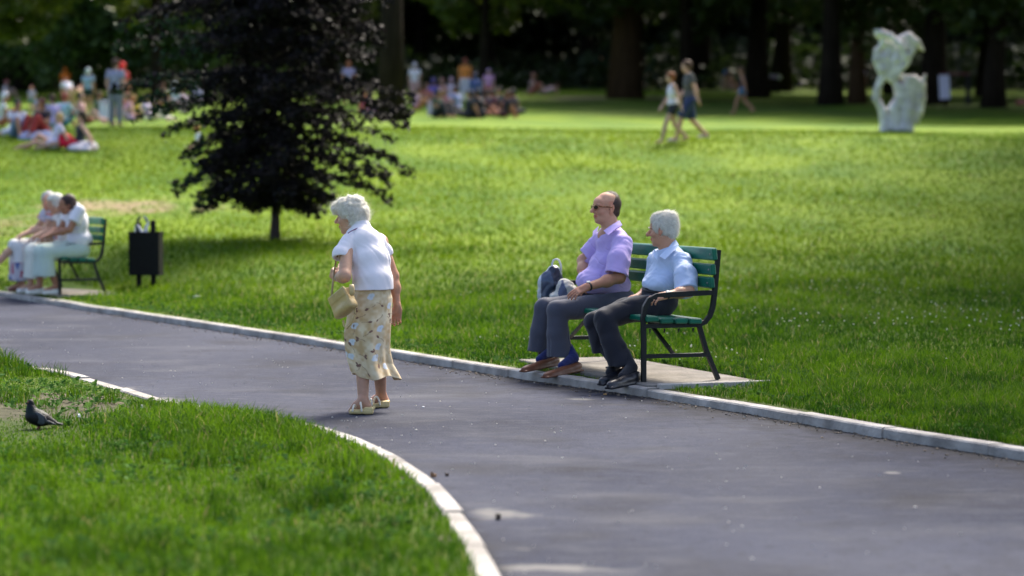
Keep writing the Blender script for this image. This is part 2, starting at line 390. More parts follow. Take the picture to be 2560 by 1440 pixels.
# bench pads: local frame x along the bench, y towards the back
BN = np.array((0.959, 17.57)); BU = np.array((-0.355, 0.935)); BB = np.array((0.935, 0.355)); BZ = 0.085
LN = np.array(A(150, 738, 30.55)[:2]); LU = np.array((-0.44, 0.898)); LB = np.array((0.898, 0.44))
def pad(name, N0, U, Bk, x0, x1, y0, y1, label, edge=True):
    ang = math.atan2(U[1], U[0])
    mb = MB(); mb.box((x0, y0, -0.15), (x1, y1, BZ - 0.004), 0.006)
    o = mb.build(name, M_slab, None); o.location = (N0[0], N0[1], 0)
    o.rotation_euler = (0, 0, ang)
    # U -> local x, back must be local -y or +y: build with y flipped
    tag(o, label, kind='structure'); return o
# rotating local +x onto U puts local +y at 90 degrees left of U, so 'back' is local -y
pad('bench_pad', BN, BU, BB, -0.20, 2.40, -0.86, 0.06, 'concrete pad under the bench with the two seated men')
pad('bench_pad', LN, LU, LB, -0.22, 2.40, -0.80, 0.10, 'concrete pad under the bench at the left edge')
mb = MB(); mb.box((-0.30, -0.92, -0.1), (-0.235, 0.0, BZ + 0.006), 0.005)
o = mb.build('pad_edging', M_kerb); o.location = (BN[0], BN[1], 0); o.rotation_euler = (0, 0, math.atan2(BU[1], BU[0]))
tag(o, 'narrow concrete edging strip beside the bench pad', kind='structure')

def bench_local(N0, U, P):
    """lx along the bench, lb backwards"""
    P = np.asarray(P, float); Bk = np.array((U[1], -U[0]))
    x = N0[0] + P[..., 0] * U[0] + P[..., 1] * Bk[0]; y = N0[1] + P[..., 0] * U[1] + P[..., 1] * Bk[1]
    return x, y
def in_pad(x, y):
    r = np.zeros(np.shape(x), bool)
    for N0, U, (a, b, c, d) in ((BN, BU, (-0.31, 2.42, -0.1, 0.87)), (LN, LU, (-0.24, 2.42, -0.1, 0.82))):
        Bk = (U[1], -U[0]); lx = (x - N0[0]) * U[0] + (y - N0[1]) * U[1]; lb = (x - N0[0]) * Bk[0] + (y - N0[1]) * Bk[1]
        r |= (lx > a) & (lx < b) & (lb > c) & (lb < d)
    return r

# ------------------------------------------------------------------ grass
def blades(x, y, h, w, lean, col, curl=0.35):
    n = len(x); z = ground_z(x, y)
    az = RNG.uniform(0, 2 * np.pi, n); la = RNG.uniform(0, 2 * np.pi, n)
    sx, sy = np.cos(az) * w * 0.5, np.sin(az) * w * 0.5
    lx, ly = np.cos(la) * lean * h, np.sin(la) * lean * h
    V = np.empty((n, 5, 3), np.float32)
    V[:, 0] = np.stack([x - sx, y - sy, z - 0.01], -1); V[:, 1] = np.stack([x + sx, y + sy, z - 0.01], -1)
    V[:, 2] = np.stack([x + sx * .8 + lx * curl, y + sy * .8 + ly * curl, z + h * 0.6], -1)
    V[:, 3] = np.stack([x - sx * .8 + lx * curl, y - sy * .8 + ly * curl, z + h * 0.6], -1)
    V[:, 4] = np.stack([x + lx, y + ly, z + h * np.sqrt(np.clip(1 - (lean * 0.5) ** 2, .3, 1))], -1)
    b = np.arange(n)[:, None] * 5
    L_ = (b + np.array([0, 1, 2, 3, 3, 2, 4])).ravel(); S = np.tile([4, 3], n)
    return V.reshape(-1, 3), L_, S, np.repeat(col, 5, axis=0)
def scatter(n, ymin, ymax, xa, xb, power=2.0):
    """random ground points, thinning with distance"""
    u = RNG.random(n); e = 1 - power + 1
    y = (ymin ** e + u * (ymax ** e - ymin ** e)) ** (1 / e) if abs(e) > 1e-6 else ymin * (ymax / ymin) ** u
    a, b = xa(y), xb(y); x = a + (b - a) * RNG.random(n)
    return x, y
def gcol(x, y, seed=1, dry=0.05):
    n = len(x)
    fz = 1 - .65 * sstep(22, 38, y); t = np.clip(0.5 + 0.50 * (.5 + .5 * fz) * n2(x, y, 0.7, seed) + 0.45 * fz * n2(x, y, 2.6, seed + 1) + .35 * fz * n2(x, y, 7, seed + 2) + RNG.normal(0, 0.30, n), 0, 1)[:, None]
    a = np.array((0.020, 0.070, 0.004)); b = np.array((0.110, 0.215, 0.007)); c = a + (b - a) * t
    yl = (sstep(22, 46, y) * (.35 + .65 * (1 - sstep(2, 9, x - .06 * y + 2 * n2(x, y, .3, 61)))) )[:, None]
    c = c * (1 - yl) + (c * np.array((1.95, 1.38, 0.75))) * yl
    d = (RNG.random(n) < dry)[:, None]
    return np.where(d, np.array((0.26, 0.24, 0.09)), c)
M_grass = mat('grass_blades', (0.1, 0.2, 0.02), 0.7, 0.05, 3, attr=True, trans=0.42, spec=0.12)
def lawn_ok(x, y): return (x > xo(y) + 0.17 + .05 * n2(x, y, 3, 71)) & ~in_pad(x, y)
parts = []
# inner lawn, close to the camera
x, y = scatter(150000, 7.2, 24, lambda y: -0.24 * y - 1.4, lambda y: xi(y) - 0.10, 1.35)
st, sd, fo = wear(x, y)
k = (RNG.random(len(x)) > np.clip(sd * 1.25 * (np.abs(xi(y) - x) > 0.3), 0, 0.98)); x, y, sd = x[k], y[k], sd[k]
mound = np.clip(0.5 + 0.8 * n2(x, y, 0.9, 21), 0, 1)
edge = sstep(13.2, 14.5, y) * (1 - sstep(15.3, 16.6, y)) * sstep(0, .4, xi(y) - x) * (1 - sstep(1.2, 1.9, xi(y) - x))
top = sstep(18.2, 19.4, y) * (1 - sstep(0.7, 2.6, xi(y) - x))
_pg = foot(108, 1073); h = RNG.uniform(0.022, 0.060, len(x)) * (1 - .80 * np.maximum(sstep(15.9, 16.6, y) * (1 - sstep(19.0, 19.6, y)) * (1 - sstep(.5, 1.3, xi(y) - x)), blob(x, y, foot_cache['dirt'][0], foot_cache['dirt'][1] - 1.0, 1.1, 1.1))) * (1 - .62 * blob(x, y, _pg[0], _pg[1] - .25, .4, .55)) * (0.75 + 0.5 * mound) * (1 + 1.9 * edge + 1.7 * top)
parts.append(blades(x, y, h, RNG.uniform(0.0045, 0.009, len(x)), RNG.uniform(0.1, 1.0, len(x)), gcol(x, y, 1, 0.03)))
# taller tufts, seed stalks
cx, cy = scatter(150, 9, 22, lambda y: -0.24 * y - 1.0, lambda y: xi(y) - 0.2, 1.3)
x = (cx[:, None] + RNG.normal(0, 0.06, (len(cx), 60))).ravel(); y = (cy[:, None] + RNG.normal(0, 0.06, (len(cx), 60))).ravel()
k = x < xi(y) - 0.10; x, y = x[k], y[k]
parts.append(blades(x, y, RNG.uniform(0.06, 0.13, len(x)), RNG.uniform(0.004, 0.008, len(x)), RNG.uniform(0.1, 0.9, len(x)), gcol(x, y, 4, 0.02) * 0.8))
# outer lawn
x, y = scatter(330000, 11.5, 62, lambda y: np.maximum(xo(y) + 0.1, -0.24 * y - 1), lambda y: 0.24 * y + 1.2, 1.75)
k = lawn_ok(x, y); x, y = x[k], y[k]; st, sd, fo = wear(x, y)
k = RNG.random(len(x)) > np.clip(np.maximum(sd * 1.2 * ((x - xo(y)) > 0.25), st * 1.0), 0, 0.96); x, y = x[k], y[k]
long_ = 0.7 + 0.6 * np.clip(0.5 + n2(x, y, 0.35, 31), 0, 1) + 0.4 * (y < 20) * sstep(0.3, 1.5, x - xo(y))
h = RNG.uniform(0.035, 0.085, len(x)) * long_ * (1 - 0.35 * sstep(30, 50, y)) * (0.55 + 0.45 * sstep(0.25, 0.9, x - xo(y)))
w = RNG.uniform(0.004, 0.008, len(x)) * np.maximum(1, y / 15)
parts.append(blades(x, y, h, w, RNG.uniform(0.1, 1.0, len(x)), gcol(x, y, 1, 0.05)))
def join_np(parts):
    Vs, Ls, Ss, Cs = [], [], [], []; b = 0
    for V, L_, S, Cc in parts:
        Vs.append(V); Ls.append(L_ + b); Ss.append(S); Cs.append(Cc); b += len(V)
    return np.concatenate(Vs), np.concatenate(Ls), np.concatenate(Ss), np.concatenate(Cs)
V, L_, S, Cc = join_np(parts)
grass = link('grass', mesh_np('grass', V, L_, S, M_grass, False, Cc)); tag(grass, 'green grass blades growing over the park lawns', 'grass', kind='stuff')

# broad-leaved weeds along the kerb and behind the bench
def leaf_fan(x, y, r, nl, tilt, col):
    """a rosette of nl broad leaves at each point"""
    Vs = []; n = len(x); z = ground_z(x, y)
    for k in range(nl):
        az = RNG.uniform(0, 2 * np.pi, n); ln = r * RNG.uniform(0.6, 1.2, n); tl = RNG.uniform(tilt[0], tilt[1], n)
        d = np.stack([np.cos(az), np.sin(az)], -1); s_ = np.stack([-d[:, 1], d[:, 0]], -1)
        h = ln * np.sin(tl); o = ln * np.cos(tl); w = ln * 0.36
        p = np.stack([x, y, z], -1)
        def pt(t, side, zz): 
            q = p.copy(); q[:, :2] += d * (o * t)[:, None] + s_ * (w * side)[:, None]; q[:, 2] += zz; return q
        Vs.append(np.stack([pt(0.15, 0, h * 0.3), pt(0.5, 1, h * 0.85), pt(0.85, 0.75, h * 1.0), pt(1.1, 0, h * 0.85), pt(0.85, -0.75, h * 1.0), pt(0.5, -1, h * 0.85)], 1))
    V = np.concatenate(Vs).reshape(-1, 3); m = len(V) // 6
    L_ = (np.arange(m)[:, None] * 6 + np.array([0, 1, 2, 3, 0, 3, 4, 5])).ravel(); S = np.tile([4, 4], m)
    return V, L_, S, np.repeat(np.tile(col, (nl, 1)), 6, axis=0)
def wcol(n):
    t = RNG.random((n, 1)); return np.array((0.035, 0.10, 0.018)) * (1 - t) + np.array((0.10, 0.20, 0.04)) * t
wp = []
x, y = scatter(1700, 11.8, 30, lambda y: xo(y) + 0.32, lambda y: xo(y) + 1.6, 1.6); x = xo(y) + 0.32 + RNG.exponential(0.45, len(x))
k = lawn_ok(x, y) & (n2(x, y, 0.9, 41) > -0.35); x, y = x[k], y[k]
wp.append(leaf_fan(x, y, RNG.uniform(0.02, 0.055, len(x)), 5, (0.25, 1.1), wcol(len(x))))
lx = RNG.uniform(-0.7, 2.6, 420); lb = RNG.uniform(0.9, 1.5, 420); x, y = bench_local(BN, BU, np.stack([lx, lb], -1))
k = lawn_ok(x, y); x, y = x[k], y[k]
wp.append(leaf_fan(x, y, RNG.uniform(0.035, 0.075, len(x)), 5, (0.25, 1.1), wcol(len(x)) * 0.8))
x, y = scatter(2200, 9, 22, lambda y: -0.24 * y - 1, lambda y: xi(y) - 0.18, 1.2); k = n2(x, y, 1.1, 44) > -0.15; x, y = x[k], y[k]
wp.append(leaf_fan(x, y, RNG.uniform(0.03, 0.06, len(x)), 4, (0.3, 1.2), wcol(len(x))))
x, y = scatter(900, 19, 34, lambda y: xo(y) + 0.3, lambda y: xo(y) + 2.2, 1.0); k = lawn_ok(x, y) & (n2(x, y, 0.6, 48) > 0.0); x, y = x[k], y[k]
wp.append(leaf_fan(x, y, RNG.uniform(0.03, 0.065, len(x)), 5, (0.3, 1.2), wcol(len(x)) * 0.85))
M_weed = mat('weed_leaves', (0.07, 0.16, 0.03), 0.8, 0.15, 20, attr=True, trans=0.3, spec=0.08)
V, L_, S, Cc = join_np(wp); weeds = link('weeds', mesh_np('weeds', V, L_, S, M_weed, False, Cc)); tag(weeds, 'broad leaved weeds growing along the kerb and bench pad', 'weeds', kind='stuff')

# white clover heads on the lawn
def heads(x, y, hz, r):
    z = ground_z(x, y) + hz; n = len(x)
    o = np.array([(1, 0, 0), (0, 1, 0), (-1, 0, 0), (0, -1, 0), (0, 0, 1), (0, 0, -1)], float)
    V = (np.stack([x, y, z], -1)[:, None, :] + o[None] * r[:, None, None]).reshape(-1, 3)
    f = np.array([(0, 1, 4), (1, 2, 4), (2, 3, 4), (3, 0, 4), (1, 0, 5), (2, 1, 5), (3, 2, 5), (0, 3, 5)])
    return V, (np.arange(n)[:, None, None] * 6 + f[None]).reshape(-1, 3)
x, y = scatter(2600, 19, 56, lambda y: xo(y) + 0.8, lambda y: 0.24 * y + 1, 1.2)
k = (n2(x, y, 0.35, 51) + 0.35 * n2(x, y, 1.5, 52) > 0.28) & lawn_ok(x, y); x, y = x[k], y[k]
V, Fh = heads(x, y, RNG.uniform(0.05, 0.10, len(x)), RNG.uniform(0.006, 0.010, len(x)))
M_clover = mat('clover_head', (0.62, 0.60, 0.48), 0.8, 0.2, 50)
cl = link('clover_flowers', mesh_q('clover_flowers', V, Fh, M_clover)); tag(cl, 'small white clover flowers dotted over the lawn', 'clover', kind='stuff')

# crumbs, petals and grit swept against the kerb
def chips(n, xf, yr, r0, r1, c, name, label, kindm):
    y = RNG.uniform(yr[0], yr[1], n); x = xf(y); mb = MB()
    Vs = []; Fs = []; b = 0
    for i in range(n):
        r = RNG.uniform(r0, r1); a = RNG.uniform(0, 6.28); k = 5; e = RNG.uniform(0.3, 0.9)
        P = [(x[i] + r * math.cos(a + q) * RNG.uniform(.6, 1), y[i] + r * e * math.sin(a + q), 0.002 + RNG.uniform(0.002, 0.4 * r + .002)) for q in np.linspace(0, 5.0, k)]
        Q = [(p[0], p[1], 0.0015) for p in P]
        mb.add(P + Q, [tuple(range(k))] + [(j, (j + 1) % k, k + (j + 1) % k, k + j) for j in range(k)])
    o = mb.build(name, kindm); tag(o, label, kind='stuff'); return o
M_grit = mat('grit', (0.16, 0.13, 0.10), 0.9, 0.4, 80); M_petal = mat('pale_litter', (0.55, 0.53, 0.48), 0.8, 0.2, 60)
chips(1100, lambda y: xo(y) - RNG.exponential(0.07, len(y)) - 0.01, (11.5, 28), 0.004, 0.014, None, 'grit', 'dark crumbs of grit swept against the kerb', M_grit)
chips(420, lambda y: xi(y) + 0.02 + RNG.random(len(y)) ** 1.4 * (xo(y) - xi(y)), (8.5, 27), 0.003, 0.009, None, 'litter_crumbs', 'pale crumbs and petals lying on the asphalt', M_petal)
# ------------------------------------------------------------------ trees
M_bark = mat('bark', (0.020, 0.015, 0.011), 0.95, 0.35, 6, 0.9, 14, stretch=(1, 1, 0.25), spec=0.05)
M_bark2 = mat('bark_brown', (0.060, 0.036, 0.020), 0.95, 0.35, 6, 0.9, 14, stretch=(1, 1, 0.25), spec=0.05)
def leaf_mat(name, c1, c2, rough=0.5, trans=0.35, spec=0.4):
    return mat(name, c1, rough, 0.2, 1.2, attr=True, trans=trans, spec=spec)
M_leaf = leaf_mat('leaf_green', None, None); M_leafdark = leaf_mat('leaf_dark', None, None, 0.6, 0.25)
M_leafpur = leaf_mat('leaf_purple', None, None, 0.55, 0.12, 0.10)
def leaf_quads(P, size, col, droop=0.0, elong=1.5, rng=RNG):
    n = len(P); d = rng.normal(0, 1, (n, 3)); d[:, 2] = d[:, 2] * 0.6 - droop; d /= np.linalg.norm(d, axis=1)[:, None]
    s = rng.normal(0, 1, (n, 3)); s -= d * (s * d).sum(1)[:, None]; s /= np.linalg.norm(s, axis=1)[:, None]
    sz = (size * rng.uniform(0.6, 1.3, n))[:, None]
    bend = np.cross(d, s) * sz * 0.12
    V = np.stack([P - d * sz * elong * .5, P + s * sz * .5 + bend, P + d * sz * elong * .5, P - s * sz * .5 + bend], 1).reshape(-1, 3)
    F = np.arange(4 * n).reshape(n, 4)
    return V, F, np.repeat(col, 4, axis=0)
def crown_points(n, clumps, rng):
    """clumps: array (m,4) centre and radius; points in the shells of the clumps"""
    k = rng.integers(0, len(clumps), n); d = rng.normal(0, 1, (n, 3)); d /= np.linalg.norm(d, axis=1)[:, None]
    r = clumps[k, 3] * rng.random(n) ** 0.45
    return clumps[k, :3] + d * r[:, None] * np.array((1, 1, 0.75)), k
def make_tree_mesh(seed, H, crown_r, crown_lo, trunk_r, nleaf, leaf, c1, c2, weep=0.0, nclump=70, first_limb=0.35, open_=0.0):
    rng = np.random.default_rng(seed); pr = random.Random(seed)
    mb = MB(); bend = rng.normal(0, 0.02, 2)
    tr = [(bend[0] * z * z * 0.3, bend[1] * z * z * 0.3, z) for z in np.linspace(-0.25, H * 0.8, 9)]
    rr = [trunk_r * (1.45 if i == 0 else 1.12 if i == 1 else 1) * (1 - 0.8 * (i / 8) ** 1.2) for i in range(9)]
    mb.sweep(tr, rr, 12)
    cz = (crown_lo + H) / 2; hz = (H - crown_lo) / 2; cl = []
    for i in range(nclump):
        d = rng.normal(0, 1, 3); d /= np.linalg.norm(d); r = rng.random() ** 0.4
        p = np.array((d[0] * crown_r * r, d[1] * crown_r * r, cz + d[2] * hz * r))
        t = (p[2] - crown_lo) / (H - crown_lo)
        p[:2] *= 1.0 - 0.35 * max(0, t - 0.5) * 2
        cl.append((*p, crown_r * rng.uniform(0.18, 0.34)))
    cl = np.array(cl)
    for j in range(9):
        z0 = H * (first_limb + 0.4 * j / 9); a = 2.4 * j + pr.random(); L_ = crown_r * pr.uniform(.6, .85)
        pts = [(math.cos(a) * L_ * t, math.sin(a) * L_ * t, z0 + L_ * (0.55 * t + (-0.35 * t * t if weep else 0.1 * t * t)) + pr.uniform(-.1, .1)) for t in (0, .25, .5, .75, 1)]
        mb.sweep(pts, [trunk_r * .42, trunk_r * .33, trunk_r * .24, trunk_r * .15, trunk_r * .06], 6)
    P, k = crown_points(nleaf, cl, rng)
    if weep:
        P[:, 2] -= weep * rng.random(nleaf) ** 0.7 * np.clip(np.hypot(P[:, 0], P[:, 1]) / crown_r, 0.2, 1)
        P[:, 2] = np.maximum(P[:, 2], 0.25 + rng.random(nleaf) * 0.8)
    t = np.clip(rng.random(len(cl))[k] + rng.normal(0, .2, nleaf), 0, 1)[:, None]
    col = np.array(c1) * (1 - t) + np.array(c2) * t
    V, F, Cc = leaf_quads(P, leaf, col, droop=0.5 if weep else 0.1, rng=rng)
    return mesh_list('trunk', mb.V, mb.F, M_bark, True), mesh_q('crown', V, F, M_leaf, False, Cc)
def place_tree(meshes, x, y, rz, s, name, label, group, bark=None):
    z = float(ground_z(x, y)); t = empty(name, (x, y, z), label, 'tree', group, rz); t.scale = (s, s, s)
    a = link('trunk', meshes[0], t); b = link('crown', meshes[1], t)
    if bark: a.material_slots[0].link = 'OBJECT'; a.material_slots[0].material = bark
    return t
G1, G2 = (0.020, 0.040, 0.008), (0.060, 0.090, 0.014)
T_broad = [make_tree_mesh(3, 17, 6.2, 3.6, 0.42, 9000, 0.34, G1, G2), make_tree_mesh(4, 15, 5.6, 2.8, 0.36, 8500, 0.34, G1, (0.05, 0.08, 0.014)),
           make_tree_mesh(5, 19, 6.6, 5.0, 0.48, 9000, 0.36, (0.018, 0.036, 0.008), (0.052, 0.08, 0.013))]
T_tall = make_tree_mesh(6, 31, 6.5, 16, 0.34, 14000, 0.40, G1, G2, nclump=110)
T_weep = make_tree_mesh(8, 12, 5.2, 2.4, 0.34, 13000, 0.26, (0.025, 0.060, 0.012), (0.085, 0.135, 0.022), weep=4.5, nclump=90)
T_light = make_tree_mesh(9, 10, 3.4, 2.0, 0.22, 7000, 0.24, (0.045, 0.075, 0.008), (0.12, 0.15, 0.016), nclump=55)
def at_depth(px, Y): return (px - 1280) / F_PX * Y
WOOD = 'trees of the dark wood beyond the meadow'
# trees standing at the meadow edge, each where the photograph shows its trunk
def ft(px, py): f = foot(px, py); return f[0], f[1]
place_tree(T_tall, *ft(978, 303), 0.4, 1.0, 'broadleaf_tree', 'tall tree with dark straight trunk behind the purple leaved tree', WOOD)
place_tree(T_broad[0], *ft(1562, 246), 1.9, 1.55, 'broadleaf_tree', 'thickest trunked tree standing on bare brown earth at the meadow edge', WOOD, M_bark2)
place_tree(T_broad[1], *ft(2076, 262), 4.0, 1.15, 'broadleaf_tree', 'dark straight trunked tree left of the white statue', WOOD)
place_tree(T_broad[0], at_depth(2140, 104), 104, 2.2, 0.8, 'broadleaf_tree', 'slim brown lit trunk between the dark tree and the statue', WOOD, M_bark2)
place_tree(T_broad[2], at_depth(1890, 112), 112, 3.1, 1.0, 'broadleaf_tree', 'tree behind the lone walker in dark top', WOOD)
place_tree(T_broad[1], at_depth(1715, 108), 108, 5.1, 0.95, 'broadleaf_tree', 'dark tree rising behind the walking couple', WOOD)
place_tree(T_broad[2], at_depth(2330, 99), 99, 0.9, 1.0, 'broadleaf_tree', 'dark tree behind the white notice board', WOOD)
place_tree(T_broad[1], at_depth(2600, 84), 84, 2.9, 1.0, 'broadleaf_tree', 'leafy tree at the right edge of the meadow', WOOD)
place_tree(T_broad[0], at_depth(2480, 92), 92, 1.2, 0.9, 'broadleaf_tree', 'leafy tree with hanging boughs right of the notice board', WOOD)
place_tree(T_weep, at_depth(215, 116), 116, 0.3, 1.05, 'weeping_tree', 'mid green weeping tree over the left meadow edge', WOOD)
place_tree(T_weep, at_depth(500, 113), 113, 2.3, 1.0, 'weeping_tree', 'weeping tree behind the person with the red cap', WOOD)
place_tree(T_weep, at_depth(60, 126), 126, 4.1, 1.1, 'weeping_tree', 'weeping tree in the far left corner of the wood', WOOD)
place_tree(T_light, at_depth(395, 98), 98, 1.0, 1.15, 'young_tree', 'yellow green young tree behind the purple tree on its left', WOOD)
place_tree(T_light, at_depth(-30, 96), 96, 2.0, 1.0, 'young_tree', 'yellow green young tree at the left edge', WOOD)
place_tree(T_light, at_depth(1210, 108), 108, 3.0, 1.15, 'young_tree', 'yellow green young tree over the picnic crowd', WOOD)
rng = np.random.default_rng(77)
names = ['dark leafy tree deep inside the wood', 'tree of the inner wood with a bare lower trunk']
k = 0
for (px, Y) in [(120, 134), (330, 130), (640, 122), (830, 124), (1080, 140), (1230, 142), (1440, 138), (1600, 132), (1780, 128), (1960, 124), (2200, 122), (2420, 118), (2620, 110), (-160, 120),
                (200, 152), (480, 148), (760, 146), (1000, 150), (1260, 156), (1500, 150), (1740, 152), (1980, 148), (2260, 144), (2500, 142), (2740, 130), (-120, 146)]:
    s = rng.uniform(0.85, 1.15); t = T_broad[k % 3]; k += 1
    place_tree(t, at_depth(px, Y) + rng.uniform(-1, 1), Y + rng.uniform(-2, 2), rng.uniform(0, 6.28), s, 'broadleaf_tree',
               'leafy tree in the crowd of dark trees that fills the wood', 'dark trees filling the wood')
# unseen trees added right of the frame to shade the path and the wood's edge
for (x, y, s, t) in [(13, 25, .95, 2), (14, 36, 1.0, 2), (17, 48, 1.05, 2), (21, 60, 1.1, 2), (25, 74, 1.0, 0), (27, 97, 1.1, 0), (34, 88, 1.1, 2), (40, 104, 1.1, 1), (38, 120, 1.1, 0), (30, 112, 1.1, 2), (46, 92, 1.0, 1), (48, 112, 1.0, 0), (45, 130, 1.1, 1)]:
    place_tree(T_broad[t], x, y, x * 1.7, s, 'broadleaf_tree', 'park tree standing right of the path outside the picture', 'park trees right of the path')
# far-off wood that reads as one mass
rng = np.random.default_rng(5)
n = 60000; P = np.stack([rng.uniform(-65, 65, n), 160 + rng.random(n) ** 1.3 * 16, np.zeros(n)], -1)
P[:, 2] = ground_z(P[:, 0], P[:, 1]) + rng.random(n) * (15 + 3 * n2(P[:, 0], P[:, 1], .15, 3))
t = rng.random((n, 1)); V, F, Cc = leaf_quads(P, 0.75, np.array((0.012, 0.024, 0.008)) * (1 - t) + np.array((0.03, 0.05, 0.012)) * t, rng=rng)
o = link('far_wood', mesh_q('far_wood', V, F, M_leafdark, False, Cc)); tag(o, 'dense dark far-off wood behind the trees', 'wood', kind='stuff')
# undergrowth at the wood's edge
n = 30000; P = np.stack([rng.uniform(-45, 50, n), rng.uniform(126, 150, n), np.zeros(n)], -1)
P[:, 2] = ground_z(P[:, 0], P[:, 1]) + rng.random(n) * np.clip(1.6 + 2.2 * n2(P[:, 0], P[:, 1], .22, 9), 0.1, 4)
t = rng.random((n, 1)); V, F, Cc = leaf_quads(P, 0.4, np.array((0.012, 0.026, 0.008)) * (1 - t) + np.array((0.04, 0.065, 0.013)) * t, rng=rng)
o = link('undergrowth', mesh_q('undergrowth', V, F, M_leafdark, False, Cc)); tag(o, 'dark undergrowth along the edge of the wood', 'undergrowth', kind='stuff')

# the purple-leaved tree in the middle distance
def purple_tree():
    b = foot(687, 602); s_ = F_PX / b[1]; root = empty('purple_tree', b, 'small dark purple leaved tree on the lawn behind the waste bin', 'tree')
    rng = np.random.default_rng(21); pr = random.Random(4)
    mb = MB(); H = 5.4
    tr = [(0.02 * math.sin(z * 1.3), 0.02 * math.cos(z), z) for z in np.linspace(-0.15, H, 12)]
    mb.sweep(tr, [0.072 * (1.35 if i == 0 else 1) * (1 - 0.82 * i / 11) for i in range(12)], 12)
    # half-width of the crown (m) at heights above the ground, read off the photograph: left and right side
    hz = [0.50, 0.75, 1.05, 1.45, 1.8, 2.3, 2.8, 3.3, 3.9, 4.5, 5.3]
    wl = [0.75, 1.35, 1.60, 1.50, 1.75, 2.2, 2.5, 2.2, 1.9, 1.5, .7]
    wr = [0.90, 1.35, 1.85, 2.15, 2.05, 1.95, 1.9, 1.9, 1.8, 1.4, .7]
    LP = []; nb = 150
    for i in range(nb):
        z0 = 0.45 + (H - 0.7) * (i + .5) / nb; a = i * 2.399 + pr.uniform(-.3, .3)
        ca, sa = math.cos(a), math.sin(a)
        reach = np.interp(z0, hz, wr) * (0.5 + 0.5 * ca) + np.interp(z0, hz, wl) * (0.5 - 0.5 * ca)
        reach *= pr.uniform(0.55, 1.15) * (0.85 if abs(sa) > .7 else 1)
        rise = 0.26 if z0 < 2.5 else 0.5; drp = 0.30 if z0 < 1.6 else 0.16
        pts = [np.array((ca * reach * t, sa * reach * t, z0 + 0.12 + reach * (rise * t - (rise * .55 + drp) * t * t))) for t in np.linspace(0, 1, 7)]
        mb.sweep(pts, [0.022 * (1 - .85 * j / 6) for j in range(7)], 5)
        nt = 13
        for j in range(nt):
            t = 0.16 + 0.84 * j / (nt - 1); k = min(5, int(t * 6)); f = t * 6 - k
            p = pts[k] * (1 - f) + pts[k + 1] * f; sd = np.array((-sa, ca, 0)) * (1 if j % 2 else -1)
            L_ = 0.34 * (1.15 - 0.7 * t) * pr.uniform(.6, 1.3)
            q = p + sd * L_ + np.array((ca, sa, 0)) * L_ * .6 + np.array((0, 0, pr.uniform(-.12, .05)))
            mb.sweep([p, (p + q) / 2 + np.array((0, 0, .02)), q], [0.006, 0.004, 0.002], 4)
            m = 23; tt = rng.random(m)[:, None]
            LP.append(p * (1 - tt) + q * tt + rng.normal(0, 0.040, (m, 3)) - np.array((0, 0, .02)))
    P = np.concatenate(LP); t = rng.random((len(P), 1)) ** 1.5
    col = np.array((0.005, 0.006, 0.005)) * (1 - t) + np.array((0.024, 0.017, 0.021)) * t
    gr = (P[:, 0] < -1.0) & (P[:, 2] < 3.4) & (rng.random(len(P)) < .5); col[gr] = (0.02, 0.05, 0.018)
    V, F, Cc = leaf_quads(P, 0.060, col, 0.35, 1.6, rng)
    link('trunk', mesh_list('trunk', mb.V, mb.F, mat('bark_purple', (0.05, 0.035, 0.035), 0.9, 0.3, 20, 0.5), True), root)
    link('crown', mesh_q('crown', V, F, M_leafpur, False, Cc), root)
purple_tree()
